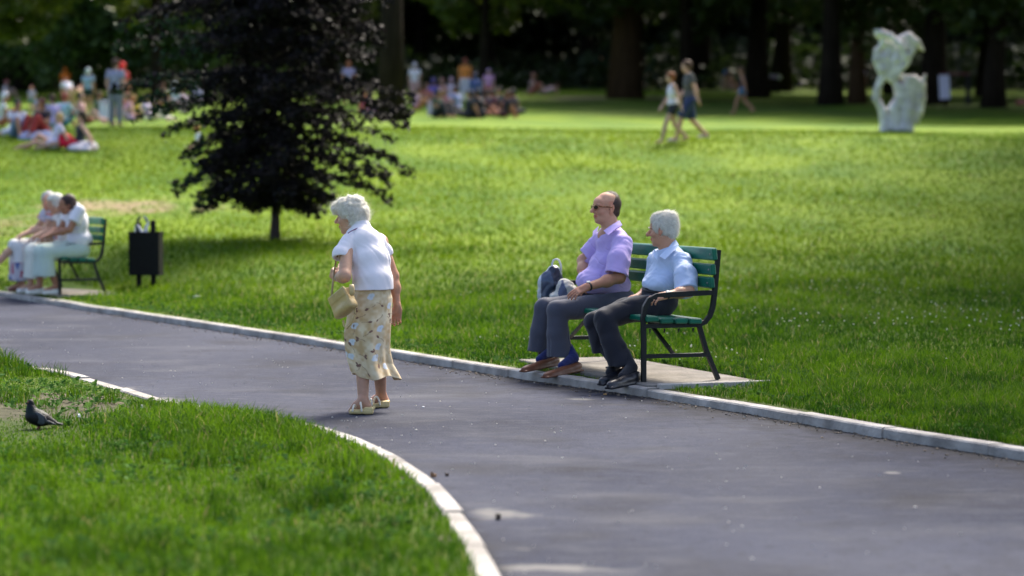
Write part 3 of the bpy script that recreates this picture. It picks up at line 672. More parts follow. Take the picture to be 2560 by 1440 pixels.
# ------------------------------------------------------------------ signed-distance modelling (one continuous surface per mesh)
def fr(fwd, up=(0, 0, 1)):
    """rotation with columns x = forward, y = left, z = up"""
    x = np.array(fwd, float); x /= np.linalg.norm(x); u = np.array(up, float)
    y = np.cross(u, x); y /= np.linalg.norm(y); z = np.cross(x, y)
    return np.stack([x, y, z], 1)
def rotm(ax, deg): return np.array(Matrix.Rotation(math.radians(deg), 3, ax))
class SDF:
    def __init__(s, lo, hi, h):
        s.lo = np.array(lo, float); s.h = h; s.n = np.ceil((np.array(hi, float) - s.lo) / h).astype(int) + 1
        s.a = np.full(s.n, 1.0, np.float32); s.Rm = np.eye(3); s.o = np.zeros(3); s.sc = 1.0; s.k = 0.02
    def frame(s, o=(0, 0, 0), Rm=None, sc=1.0): s.o = np.array(o, float); s.Rm = np.eye(3) if Rm is None else Rm; s.sc = sc; return s
    def w(s, p): return s.o + s.Rm @ (np.array(p, float) * s.sc)
    def _put(s, fn, lo, hi, k, mode):
        m = k + 2.5 * s.h
        i0 = np.clip(np.floor((lo - m - s.lo) / s.h).astype(int), 0, s.n); i1 = np.clip(np.ceil((hi + m - s.lo) / s.h).astype(int) + 1, 0, s.n)
        if (i1 <= i0).any(): return s
        X, Y, Z = [(s.lo[a] + s.h * np.arange(i0[a], i1[a])).astype(np.float32) for a in range(3)]
        d = fn(X[:, None, None], Y[None, :, None], Z[None, None, :])
        sl = tuple(slice(i0[a], i1[a]) for a in range(3)); v = s.a[sl]
        if mode == 'u':
            r = np.minimum(v, d)
            if k: q = np.maximum(k - np.abs(v - d), 0) / k; r = r - q * q * k * 0.25
        else:
            r = np.maximum(v, -d)
            if k: q = np.maximum(k - np.abs(v + d), 0) / k; r = r + q * q * k * 0.25
        s.a[sl] = r; return s
    def cone(s, a, b, r1, r2=None, k=None, mode='u', world=False):
        r2 = r1 if r2 is None else r2; k = s.k if k is None else k
        if not world: a, b = s.w(a), s.w(b); r1, r2 = r1 * s.sc, r2 * s.sc
        a = np.array(a, float); b = np.array(b, float); ba = b - a; L2 = float(max(ba @ ba, 1e-9)); A_, B_ = [float(v) for v in a], [float(v) for v in ba]; r1, r2 = float(r1), float(r2)
        def f(X, Y, Z):
            t = np.clip(((X - A_[0]) * B_[0] + (Y - A_[1]) * B_[1] + (Z - A_[2]) * B_[2]) / L2, 0, 1)
            return np.sqrt((X - A_[0] - t * B_[0]) ** 2 + (Y - A_[1] - t * B_[1]) ** 2 + (Z - A_[2] - t * B_[2]) ** 2) - (r1 + (r2 - r1) * t)
        r = max(r1, r2); return s._put(f, np.minimum(a, b) - r, np.maximum(a, b) + r, k, mode)
    def chain(s, pts, rad, k=None, mode='u', world=False):
        for i in range(len(pts) - 1): s.cone(pts[i], pts[i + 1], rad[i], rad[i + 1], k, mode, world)
        return s
    def ell(s, c, r, rot=None, k=None, mode='u', world=False):
        k = s.k if k is None else k; M = s.Rm if not world else np.eye(3)
        if rot is not None: M = M @ rot
        if not world: c = s.w(c); r = np.array(r, float) * s.sc
        c = np.array(c, float); r = np.array(r, float); e = np.sqrt(((M * r) ** 2).sum(1))
        Ml = M.tolist(); cl, rl_ = c.tolist(), r.tolist()
        def f(X, Y, Z):
            x, y, z = X - cl[0], Y - cl[1], Z - cl[2]; k0 = 0; k1 = 0
            for j in range(3):
                q = x * Ml[0][j] + y * Ml[1][j] + z * Ml[2][j]; k0 = k0 + (q / rl_[j]) ** 2; k1 = k1 + (q / rl_[j] ** 2) ** 2
            k0 = np.sqrt(k0); return k0 * (k0 - 1) / np.maximum(np.sqrt(k1), 1e-6)
        return s._put(f, c - e, c + e, k, mode)
    def box(s, c, hf, rd=0.01, rot=None, k=None, mode='u', world=False):
        k = s.k if k is None else k; M = s.Rm if not world else np.eye(3)
        if rot is not None: M = M @ rot
        if not world: c = s.w(c); hf = np.array(hf, float) * s.sc; rd = rd * s.sc
        c = np.array(c, float); hf = np.array(hf, float); e = np.abs(M) @ hf
        def f(X, Y, Z):
            x, y, z = X - c[0], Y - c[1], Z - c[2]; o = 0; m = None
            for j in range(3):
                q = np.abs(x * M[0, j] + y * M[1, j] + z * M[2, j]) - hf[j] + rd; o = o + np.maximum(q, 0) ** 2
                m = q if m is None else np.maximum(m, q)
            return np.sqrt(o) + np.minimum(m, 0) - rd
        return s._put(f, c - e, c + e, k, mode)
    def cut(s, p, n, rad, k=0.0, world=False):
        """cut away everything on the n side of the plane inside a ball of radius rad round p"""
        if not world: p = s.w(p); n = s.Rm @ np.array(n, float); rad = rad * s.sc
        p = np.array(p, float); n = np.array(n, float); n = n / np.linalg.norm(n); p0 = p; rad = float(rad)
        def f(X, Y, Z, p=p.tolist(), n=n.tolist()):
            d1 = -((X - p[0]) * n[0] + (Y - p[1]) * n[1] + (Z - p[2]) * n[2])
            d2 = np.sqrt((X - p[0]) ** 2 + (Y - p[1]) ** 2 + (Z - p[2]) ** 2) - rad
            return np.maximum(d1, d2)
        return s._put(f, p - rad, p + rad, k, 's')
    def like(s): g = SDF(s.lo, s.lo + (s.n - 1) * s.h - 1e-6, s.h); g.n = s.n.copy(); g.a = np.full(s.n, 1.0, np.float32); return g
    def merge(s, g, k=.015):
        w = np.argwhere((g.a < k * 2).any(axis=(1, 2))).ravel(); i0, i1 = w.min(), w.max() + 1
        for i in range(i0, i1):
            a, b = s.a[i], g.a[i]; q = np.maximum(k - np.abs(a - b), 0) / k; s.a[i] = np.minimum(a, b) - q * q * k * .25
        g.a = None; return s
    def mesh(s, name, mat_, origin=(0, 0, 0), disp=None, colf=None, smooth_it=1):
        a = s.a; h = s.h; s.a = None; ins = a < 0
        if not ins.any(): raise ValueError('empty sdf ' + name)
        w = np.argwhere(ins); lo = np.maximum(w.min(0) - 2, 0); hi = np.minimum(w.max(0) + 3, s.n)
        a = a[lo[0]:hi[0], lo[1]:hi[1], lo[2]:hi[2]]; ins = a < 0; n = np.array(a.shape) - 1
        cnt = np.zeros(n, np.int8)
        for dx in (0, 1):
            for dy in (0, 1):
                for dz in (0, 1): cnt += ins[dx:n[0] + dx, dy:n[1] + dy, dz:n[2] + dz]
        act = (cnt > 0) & (cnt < 8); idx = np.full(n, -1, np.int32); cells = np.argwhere(act); idx[act] = np.arange(len(cells))
        acc = np.zeros((len(cells), 3)); num = np.zeros(len(cells))
        for ax in range(3):
            o = [b for b in range(3) if b != ax]
            for e1 in (0, 1):
                for e2 in (0, 1):
                    p = cells.copy(); p[:, o[0]] += e1; p[:, o[1]] += e2; q = p.copy(); q[:, ax] += 1
                    va = a[p[:, 0], p[:, 1], p[:, 2]]; vb = a[q[:, 0], q[:, 1], q[:, 2]]; m = (va < 0) != (vb < 0)
                    t = va[m] / (va[m] - vb[m]); pos = p[m].astype(float); pos[:, ax] += t
                    acc[m] += pos; num[m] += 1
        V = (acc / num[:, None] + lo) * h + s.lo
        Fs = []
        for ax in range(3):
            o1, o2 = (ax + 1) % 3, (ax + 2) % 3
            sl0 = [slice(0, m_) for m_ in a.shape]; sl1 = list(sl0); sl0[ax] = slice(0, -1); sl1[ax] = slice(1, None)
            A0, B0 = ins[tuple(sl0)], ins[tuple(sl1)]
            for flip, msk in ((0, A0 & ~B0), (1, ~A0 & B0)):
                e = np.argwhere(msk); e = e[(e[:, o1] > 0) & (e[:, o2] > 0) & (e[:, o1] < a.shape[o1] - 1) & (e[:, o2] < a.shape[o2] - 1)]
                if not len(e): continue
                c = []
                for d1, d2 in ((-1, -1), (0, -1), (0, 0), (-1, 0)):
                    q = e.copy(); q[:, o1] += d1; q[:, o2] += d2; c.append(idx[q[:, 0], q[:, 1], q[:, 2]])
                f = np.stack(c, 1); Fs.append(f[:, ::-1] if flip else f)
        F = np.concatenate(Fs); F = F[(F >= 0).all(1)]
        for _ in range(smooth_it):
            acc = np.zeros_like(V); ct = np.zeros(len(V))
            for j in range(4):
                u, v = F[:, j], F[:, (j + 1) % 4]
                for d in range(3): acc[:, d] += np.bincount(u, V[v, d], len(V)) + np.bincount(v, V[u, d], len(V))
                ct += np.bincount(u, minlength=len(V)) + np.bincount(v, minlength=len(V))
            V = V * 0.5 + 0.5 * acc / np.maximum(ct, 1)[:, None]
        if disp is not None:
            fn = np.cross(V[F[:, 2]] - V[F[:, 0]], V[F[:, 3]] - V[F[:, 1]]); N = np.zeros_like(V)
            for j in range(4):
                for d in range(3): N[:, d] += np.bincount(F[:, j], fn[:, d], len(V))
            N /= np.maximum(np.linalg.norm(N, axis=1), 1e-9)[:, None]
            V = V + N * disp(V, N)[:, None]
        col = colf(V) if colf is not None else None
        return mesh_q(name, V - np.array(origin, float), F, mat_, True, col)
def folds(amp, scale, dirv=(0, 0, 1), stretch=4.0, seed=0, fine=0.0):
    """cloth creases: ridged noise stretched along dirv"""
    d = np.array(dirv, float); d /= np.linalg.norm(d)
    def f(V, N):
        al = V @ d; P = V - d * (al * (1 - 1 / stretch))[:, None]
        P = P + 0.03 * np.stack([vnoise(V, 9, seed + 5), vnoise(V, 9, seed + 6), vnoise(V, 9, seed + 7)], -1)
        r = 1 - 2 * np.abs(vnoise(P, scale, seed)); r2 = vnoise(P, scale * 2.3, seed + 1)
        q = vnoise(P + 3.3, scale * .8, seed + 3); cr = np.exp(-(q / .09) ** 2) * np.clip(.35 + 1.2 * vnoise(V, 6, seed + 4), 0, 1)
        o = amp * (0.45 * r + 0.45 * r2 - 0.75 * cr)
        if fine: o = o + fine * vnoise(V, scale * 6, seed + 2)
        return o
    return f

def head_sdf(F, c, Rm, sc=1.0, k=0.012, nose=1.0, jaw=1.0, ears=True, old=0.0):
    """c = centre of the skull; x forward, y left, z up; height of the whole head about 0.235 m"""
    F.frame(c, Rm, sc)
    F.ell((-0.012, 0, 0.030), (0.098, 0.077, 0.088), k=k); F.ell((0.030, 0, -0.030), (0.066, 0.062, 0.086), k=0.02)
    F.ell((0.048, 0, -0.088), (0.042, 0.042 * jaw, 0.030), k=0.02); F.ell((0.070, 0, -0.104), (0.020, 0.020, 0.016), k=0.015)
    F.ell((0.070, 0, 0.040), (0.028, 0.052, 0.034), k=0.02)
    for s_ in (-1, 1):
        F.ell((0.083, 0.030 * s_, 0.020), (0.014, 0.026, 0.008), k=0.010)           # brow
        F.ell((0.100, 0.032 * s_, 0.000), (0.017, 0.018, 0.012), k=0.010, mode='s') # socket
        F.ell((0.080, 0.032 * s_, -0.001), (0.012, 0.013, 0.011), k=0.003)          # eyeball under the lid
        F.ell((0.062, 0.042 * s_, -0.032), (0.026, 0.020, 0.020), k=0.018)          # cheek
        F.ell((0.100, 0.012 * s_, -0.036), (0.011, 0.008, 0.008), k=0.006)          # nostril wing
        if ears:
            F.ell((-0.006, 0.079 * s_, -0.006), (0.019, 0.008, 0.033), rot=rotm('Y', -12), k=0.005)
            F.ell((-0.002, 0.088 * s_, -0.002), (0.010, 0.006, 0.018), rot=rotm('Y', -12), k=0.004, mode='s')
            F.ell((0.000, 0.078 * s_, -0.034), (0.009, 0.006, 0.011), k=0.005)
    F.cone((0.090, 0, 0.012), (0.112 + 0.010 * nose, 0, -0.028), 0.009, 0.0125 * nose, k=0.010)
    F.ell((0.094, 0, -0.061), (0.011, 0.024, 0.0065), k=0.006); F.ell((0.091, 0, -0.072), (0.011, 0.021, 0.0075), k=0.006)
    F.ell((0.106, 0, -0.0665), (0.012, 0.022, 0.0016), k=0.003, mode='s')
    if old:
        for s_ in (-1, 1): F.cone((0.095, 0.024 * s_, -0.036), (0.083, 0.036 * s_, -0.072), 0.003, 0.002, k=0.006, mode='s')

def hand_sdf(F, c, Rm, side=1, sc=1.0, curl=(25, 35, 25), spread=6, thumb=(40, 20)):
    """c = wrist, x along the hand, z = back of the hand, y*side towards the thumb"""
    F.frame(c, Rm, sc)
    F.cone((-0.01, 0, 0), (0.03, 0, 0), 0.026, 0.028, k=0.015)
    F.box((0.050, 0, 0), (0.045, 0.039, 0.014), 0.013, k=0.015); F.ell((0.032, 0.018 * side, -0.010), (0.032, 0.018, 0.014), k=0.012)
    for i, (y, l, r) in enumerate(((0.029, 0.072, .0085), (0.010, 0.080, .0088), (-0.010, 0.074, .0084), (-0.028, 0.058, .0076))):
        p = np.array((0.088 - 0.004 * abs(i - 1), y * side, 0.0)); a = 0.0; yaw = math.radians((1.3 - i) * spread) * side; pts = [p]
        for j, fr_ in enumerate((0.45, 0.31, 0.24)):
            a += math.radians(curl[j] + (3 * i if j else 0)); L_ = l * fr_ * 1.05
            p = p + np.array((math.cos(a) * math.cos(yaw), math.cos(a) * math.sin(yaw), -math.sin(a))) * L_; pts.append(p)
        F.chain(pts, [r * 1.06, r, r * .94, r * .82], k=0.0035)
    a, b = math.radians(thumb[0]), math.radians(thumb[1])
    p0 = np.array((0.022, 0.026 * side, -0.004)); p1 = p0 + 0.040 * np.array((math.cos(a), math.sin(a) * side, -math.sin(b)))
    p2 = p1 + 0.030 * np.array((math.cos(a * .5), math.sin(a * .5) * side, -math.sin(b * 1.3))); p3 = p2 + 0.022 * np.array((math.cos(a * .2), math.sin(a * .2) * side, -math.sin(b * 1.5)))
    F.chain([p0, p1, p2, p3], [0.015, 0.0115, 0.0105, 0.0088], k=0.006)
# ------------------------------------------------------------------ park benches
M_green = mat('green_paint', (0.002, 0.125, 0.075), 0.42, 0.2, 9, 0.15, 120, spec=0.35)
M_greendk = mat('green_paint_seat', (0.002, 0.115, 0.07), 0.38, 0.2, 9, 0.15, 120, spec=0.35)
M_black = mat('black_iron', (0.008, 0.009, 0.010), 0.5, 0.25, 25, 0.3, 80, spec=0.35)
M_bolt = mat('bolt_steel', (0.25, 0.26, 0.26), 0.4, 0.2, 60, metal=0.8)
BL = 2.06
def arc(c, r, a0, a1, n=6): return [(c[0] + r * math.cos(math.radians(a)), c[1] + r * math.sin(math.radians(a))) for a in np.linspace(a0, a1, n)]
def make_bench(N0, U, label, name='park_bench'):
    root = empty(name, (N0[0], N0[1], BZ), label, 'bench', 'green slatted park benches', math.atan2(U[1], U[0]))
    def P(x, b, z): return (x, -b, z)                # b = backwards
    for i, x in enumerate((0.0, BL)):
        s = 1 if i == 0 else -1
        m = MB()   # front leg running up into the rounded armrest
        pts = [(0.0, 0.0), (0.0, 0.30), (-0.005, 0.47), (0.008, 0.545), (0.04, 0.595), (0.10, 0.622), (0.20, 0.632), (0.56, 0.642)]
        m.sweep([P(x, b, z) for b, z in pts], [.021, .021, .021, .022, .023, .024, .024, .022], 4, (1.15, 1.0), up=(1, 0, 0), twist=0)
        m.build('armrest_frame', M_black, root)
        m = MB(); m.sweep([P(x, b, z) for b, z in [(0.43, 0.405), (0.49, 0.425), (0.53, 0.47), (0.553, 0.53), (0.566, 0.62), (0.60, 0.955)]], [.021, .022, .022, .022, .022, .020], 4, (1.1, 1.0), up=(1, 0, 0))
        m.build('back_post', M_black, root)
        m = MB(); m.sweep([P(x, b, z) for b, z in [(0.44, 0.41), (0.50, 0.22), (0.60, 0.0)]], .021, 4, (1.1, 1.0), up=(1, 0, 0)); m.build('rear_leg', M_black, root)
        m = MB(); m.sweep([P(x, b, z) for b, z in [(0.0, 0.405), (0.44, 0.405)]], .022, 4, (1.0, 1.0), up=(1, 0, 0)); m.build('seat_bearer', M_black, root)
        m = MB(); m.sweep([P(x, b, z) for b, z in [(0.0, 0.185), (0.515, 0.185)]], .019, 4, (1.1, 1.2), up=(1, 0, 0)); m.build('stretcher', M_black, root)
        m = MB(); m.sweep([P(x + 0.02 * s, 0.25, 0.19), P(x + 0.46 * s, 0.25, 0.40)], .016, 4, (1.2, .8)); m.build('brace', M_black, root)
        for b in (0.05, 0.165, 0.28, 0.395): m = MB(); m.sweep([P(x + .0, b, 0.384), P(x, b, 0.352)], [.008, .004], 6); m.build('bolt', M_black, root)
    m = MB(); m.box((0.0, -0.265, 0.398), (BL, -0.235, 0.422)); m.build('under_rail', M_black, root)
    x0, x1 = -0.045, BL + 0.045
    for b in (0.055, 0.170, 0.285, 0.400):
        m = MB(); z = 0.428 + (0.012 if b < .1 else 0.0) - 0.012 * (b / .4)
        m.box((x0, -b - 0.050, z), (x1, -b + 0.050, z + 0.040), 0.008); m.build('seat_slat', M_greendk, root)
    for zc, hh in ((0.925, 0.045), (0.812, 0.040), (0.715, 0.040)):
        m = MB(); b = 0.566 + (zc - 0.62) * 0.10 - 0.045
        Mx = Matrix.Translation((0, -b, zc)) @ Matrix.Rotation(R(-6), 4, 'X')
        m.box((x0, -0.02, -hh), (x1, 0.02, hh), 0.008, Mx); o = m.build('back_slat', M_green, root)
        for xx in (0.0, BL): bm = MB(); bm.sweep([Mx @ Vector((xx, 0.018, 0)), Mx @ Vector((xx, 0.026, 0))], [.009, .006], 8); bm.build('bolt_head', M_bolt, o)
    return root
bench = make_bench(BN, BU, 'green slatted bench with black iron frame carrying the two elderly men')
bench2 = copy_tree(bench)
bench2.location = (LN[0], LN[1], BZ); bench2.rotation_euler = (0, 0, math.atan2(LU[1], LU[0]))
bench2['label'] = 'green slatted bench at the left edge carrying the seated women beside the waste bin'

# ------------------------------------------------------------------ waste bin
M_bin = mat('bin_black', (0.006, 0.006, 0.007), 0.6, 0.3, 20, 0.3, 60, spec=.15)
def make_bin():
    b = foot(366, 722); s = F_PX / b[1]; root = empty('waste_bin', b, 'black square waste bin on two legs beside the left bench', 'waste bin', rz=R(-3))
    w = 76 / s; lo, hi = 34 / s, 142 / s
    m = MB(); t = 0.006
    for (x0, x1, y0, y1) in ((-w/2, w/2, -.15, -.15 + t), (-w/2, w/2, .15 - t, .15), (-w/2, -w/2 + t, -.15 + t, .15 - t), (w/2 - t, w/2, -.15 + t, .15 - t)):
        m.box((x0, y0, lo), (x1, y1, hi))
    m.box((-w/2 + t, -.15 + t, lo + .01), (w/2 - t, .15 - t, lo + .02)); m.build('bin_box', M_bin, root)
    m = MB()
    for z in (lo, hi - .02):
        m.box((-w/2 - .006, -.158, z), (w/2 + .006, -.1505, z + .02)); m.box((-w/2 - .006, .1505, z), (w/2 + .006, .158, z + .02))
        m.box((-w/2 - .0065, -.1505, z), (-w/2 - .0005, .1505, z + .02)); m.box((w/2 + .0005, -.1505, z), (w/2 + .0065, .1505, z + .02))
    m.build('rim', M_bin, root)
    for x in (-0.095, 0.095):
        m = MB(); m.box((x - .03, -.03, -.2), (x + .03, .02, hi + (.15 if x > 0 else .12)), .004); m.build('post', M_bin, root)
    # rubbish bag with its two handles standing out of the top
    root2 = empty('rubbish_bag', (b[0] - .01, b[1] - .09, b[2] + hi - .08), 'white and lilac plastic bag stuffed in the waste bin', 'bag')
    F = SDF((-.16, -.1, -.06), (.16, .1, .28), .006)
    F.k = .02; F.ell((0, 0, 0), (.11, .05, .06)); F.cone((-.10, 0, .0), (-.11, .01, .16), .028, .012); F.cone((-.03, -.01, .08), (-.085, 0, .17), .02, .010)
    F.cone((.0, -.01, .05), (.055, 0, .20), .026, .014); F.cone((-.04, 0, .02), (.03, 0, .06), .03, .03)
    link('bag', F.mesh('bag', mat('plastic_white', (0.62, 0.58, 0.70), 0.35, 0.25, 18, col2=(0.72, 0.70, 0.74), cscale=14), disp=folds(.006, 30, (0, 0, 1), 2)), root2)
    m = MB(); m.sweep([(-.085, 0, .06), (-.095, 0, .18), (-.07, 0, .25), (-.045, 0, .285)], [.03, .024, .02, .012], 8, (.5, 1)); m.build('handle', mat('plastic_black', (0.02, 0.02, 0.022), 0.4, 0.2, 20), root2, True)
    m = MB(); m.sweep([(-.005, 0, .285), (.02, 0, .26), (.05, 0, .21), (.058, 0, .17)], [.010, .016, .016, .012], 8, (.5, 1)); m.build('handle', mat('plastic_blue', (0.14, 0.16, 0.28), 0.4, 0.2, 20), root2, True)
make_bin()

# ------------------------------------------------------------------ white stone sculpture
def make_statue():
    b = foot(2252, 329); s = F_PX / b[1]; root = empty('stone_sculpture', b, 'abstract white stone sculpture pierced by a tall hole on the lawn', 'sculpture')
    def P(px, py, d=0.0): return ((px - 2252) / s, d, (329 - py) / s)
    F = SDF((-.85, -.5, -.1), (.85, .5, 2.6), .016); F.k = .035
    def ch(pts, rad, k=None): F.chain([P(*p) for p in pts], [r / s for r in rad], k)
    ch([(2210, 330), (2212, 308), (2206, 278), (2190, 248), (2191, 228), (2199, 204), (2208, 184)], [13, 12, 10.5, 9, 8.5, 9, 10])    # bent front leg
    ch([(2192, 127, .05), (2193, 150, .03), (2203, 176), (2227, 203)], [9, 12, 12, 6]); ch([(2212, 145, .06), (2224, 196, .02)], [15, 8]); ch([(2236, 150, .05), (2232, 198)], [15, 8]); ch([(2262, 138), (2258, 160), (2238, 195)], [10, 11, 7])
    ch([(2190, 76), (2197, 84), (2222, 92, -.04), (2246, 112, -.10), (2262, 140, -.10), (2266, 158, -.05)], [8, 12, 9, 8, 7, 5]); ch([(2200, 92), (2206, 110), (2190, 128)], [8, 7, 7])
    ch([(2250, 97, .08), (2270, 91, .08), (2291, 108, .08), (2307, 127, .08)], [7, 10, 9, 3.5]); ch([(2270, 104, .08), (2281, 126, .08), (2268, 155, .03)], [11, 9, 7])
    ch([(2222, 112, .10), (2246, 135, .10)], [11, 12]); ch([(2210, 118, .08), (2222, 135, .08)], [9, 11]); ch([(2284, 215, .15), (2284, 262, .13)], [12, 13]); ch([(2256, 122, .12), (2252, 160, .1)], [12, 10])
    ch([(2236, 204, .05), (2246, 222, .06), (2249, 246, .04), (2234, 272), (2238, 316)], [9, 12, 13, 14, 16]); ch([(2268, 205, .1), (2266, 240, .1), (2268, 275, .06), (2266, 314, .05)], [11, 15, 20, 20])
    ch([(2256, 192, .12), (2284, 196, .12), (2303, 212, .12), (2304, 245, .1), (2296, 280, .06), (2290, 302, .04)], [6, 9, 12, 12, 12, 10]); ch([(2303, 212, .12), (2313, 189, .12)], [9, 4]); ch([(2222, 320), (2272, 322, -.05)], [11, 12])
    F.k = .015
    for (px, py, rx, rz, d) in ((2226, 108, 5, 6, -.12), (2219, 122, 5, 7, -.10), (2233, 126, 6, 6, -.12), (2246, 140, 5, 7, -.14), (2229, 144, 4, 6, -.14), (2255, 160, 5, 6, -.10), (2240, 162, 4, 6, -.12), (2282, 225, 7, 18, -.16), (2264, 130, 4, 6, -.1), (2252, 290, 4, 16, -.20)):
        F.ell(P(px, py, d), (rx / s, .13, rz / s), mode='s')
    def colf(V):
        t = np.clip(.5 + .9 * vnoise(V, 3.0, 4) + .5 * vnoise(V, 9, 5), 0, 1)[:, None]; w = np.clip((V[:, 0] - .05) * 2.0, 0, 1)[:, None] * .8  # right side painted warmer and darker to carry its shading
        c = np.array((.70, .67, .70)) * (1 - t * .30); c = c * (1 - w) + np.array((.56, .49, .42)) * (1 - .3 * t) * w; return c
    me = F.mesh('sculpture_body', mat('white_stone', (.6, .6, .58), .8, .25, 5, .8, 14, attr=True), disp=lambda V, N: .012 * vnoise(V, 7, 3) + .007 * vnoise(V, 18, 6), colf=colf)
    link('stone_body', me, root)
make_statue()

# ------------------------------------------------------------------ notice board, banner and small things at the wood's edge
M_white = mat('white_board', (0.62, 0.58, 0.74), 0.5, 0.06, 10)
def notice():
    b = foot(2364, 272); s = F_PX / b[1]; root = empty('notice_board', b, 'tall white notice panel on a thin post right of the sculpture', 'sign', rz=R(-8))
    m = MB(); Mx = Matrix.Rotation(R(-3.5), 4, 'Y'); m.box((-13/s, -.02, 24/s), (13/s, .02, 84/s), .01, Mx); m.build('panel', M_white, root)
    m = MB(); m.box((-2/s, .025, -.2), (2/s, .06, 40/s)); m.build('post', M_bark, root)
    b2 = foot(2420, 262); s = F_PX / b2[1]; r2 = empty('wooden_frame', b2, 'dark post with a thin red rail behind the notice panel', 'frame')
    m = MB(); m.box((-6/s, -.05, -.2), (6/s, .05, 74/s), .01); m.build('post', M_black, r2)
    m = MB(); m.box((-72/s, -.06, 74.5/s), (4/s, .0, 79/s), .005); m.build('rail', mat('red_rail', (0.14, 0.025, 0.045), 0.6), r2)
notice()
def banner():
    b = foot(1927, 232); s = F_PX / b[1]; root = empty('folding_table', b, 'lilac topped folding table standing in the shade behind the walker', 'table')
    m = MB(); m.box((-24/s, -.02, 36/s), (19/s, .25, 44/s), .01); m.build('tabletop', mat('lilac_board', (0.42, 0.30, 0.58), 0.4), root)
    m = MB(); m.box((-24.5/s, -.03, 44.3/s), (22/s, .26, 46/s), .005); m.sweep([(19/s, -.06, 40/s), (24/s, -.06, 35/s)], [6/s, 5.5/s], 10); m.build('rim', mat('pale_rim', (0.55, 0.62, 0.52), 0.5), root)
    for x in (-20, 14):
        m = MB(); m.box((x/s - .02, .08, 0), (x/s + .02, .12, 36.2/s)); m.build('leg', M_black, root)
banner()
def blobthing(name, px, py, size, col, label, cat, flat=(1, 1, .7), rough=.6):
    b = foot(px, py); s = F_PX / b[1]; r = size / s
    F = SDF((-1.6 * r, -1.6 * r, -.3 * r), (1.6 * r, 1.6 * r, 2 * r), r / 9); F.k = .3 * r
    F.ell((0, 0, r * flat[2] * .8), (r * flat[0], r * flat[1], r * flat[2])); F.ell((.3 * r, .1 * r, r * flat[2] * .7), (r * .6, r * .5, r * flat[2] * .7)); F.cut((0, 0, 0), (0, 0, -1), 3 * r)
    me = F.mesh(name, mat(name + '_cloth', col, rough, .15, 8), disp=folds(.08 * r, 2.2 / r, (0, 0, 1), 1.5, seed=int(px)))
    o = link(name, me, None, b); tag(o, label, cat); return o
blobthing('bag', 1990, 219, 10, (.30, .22, .50), 'small lilac bundle on the grass right of the folding table', 'bag', (1.2, .7, .55))
blobthing('ball', 2102, 220, 8, (.62, .50, .80), 'pale lilac ball lying beside the dark tree trunk', 'ball', (1, 1, 1))
blobthing('bag', 2552, 262, 10, (.40, .10, .12), 'red bundle on the lawn at the right edge', 'bag', (1.4, .7, .6))
blobthing('bag', 492, 747, 9, (.62, .62, .60), 'crumpled white paper scrap on the grass right of the bin', 'litter', (1, .6, .55))

# litter on the asphalt
def scrap(px, py, w, col, name, label, th=.003, zz=0.0):
    x, y = plane_pt(px, py, zz); s = F_PX / y; r = w / s / 2; mb = MB(); k = 7
    P = [(r * math.cos(a) * RNG.uniform(.7, 1.1), r * 1.1 * math.sin(a) * RNG.uniform(.6, 1.1), th * RNG.uniform(.8, 2.5)) for a in np.linspace(0, 5.4, k)]
    mb.add(P + [(p[0], p[1], .0) for p in P], [tuple(range(k))] + [(j, (j + 1) % k, k + (j + 1) % k, k + j) for j in range(k)])
    o = mb.build(name, mat(name + '_m', col, .8, .3, 60)); o.location = (x, y, .002 + zz); tag(o, label, name.replace('_', ' ')); return o
scrap(1057, 1019, 9, (.7, .7, .72), 'paper_scrap', 'small white scrap on the path right of the woman\'s sandals')
scrap(803, 1077, 9, (.7, .68, .62), 'paper_scrap', 'white scrap lying beside the inner kerb end of the grass')
scrap(1084, 1192, 17, (.25, .14, .07), 'dry_leaf', 'curled brown dry leaf beside the inner kerb', .012)
scrap(1118, 1190, 12, (.05, .03, .02), 'dry_leaf', 'small black crumb of leaf right of the curled brown leaf', .01)
scrap(1245, 1300, 16, (.03, .02, .018), 'dry_leaf', 'dark crumb on the pale patched asphalt', .012)
scrap(1562, 983, 12, (.45, .25, .10), 'dry_leaf', 'orange dry leaf under the black shoes', .008)
scrap(1512, 988, 9, (.40, .24, .10), 'dry_leaf', 'ochre dry leaf on the asphalt left of the black shoes', .006)
scrap(1028, 1178, 7, (.45, .36, .22), 'dry_leaf', 'straw coloured crumb against the inner kerb', .006)
scrap(198, 1043, 8, (.7, .7, .68), 'paper_scrap', 'tiny white scrap in the grass right of the pigeon', .01, .12)
scrap(355, 1021, 7, (.7, .7, .68), 'paper_scrap', 'white petal in the grass near the inner kerb', .01, .10)

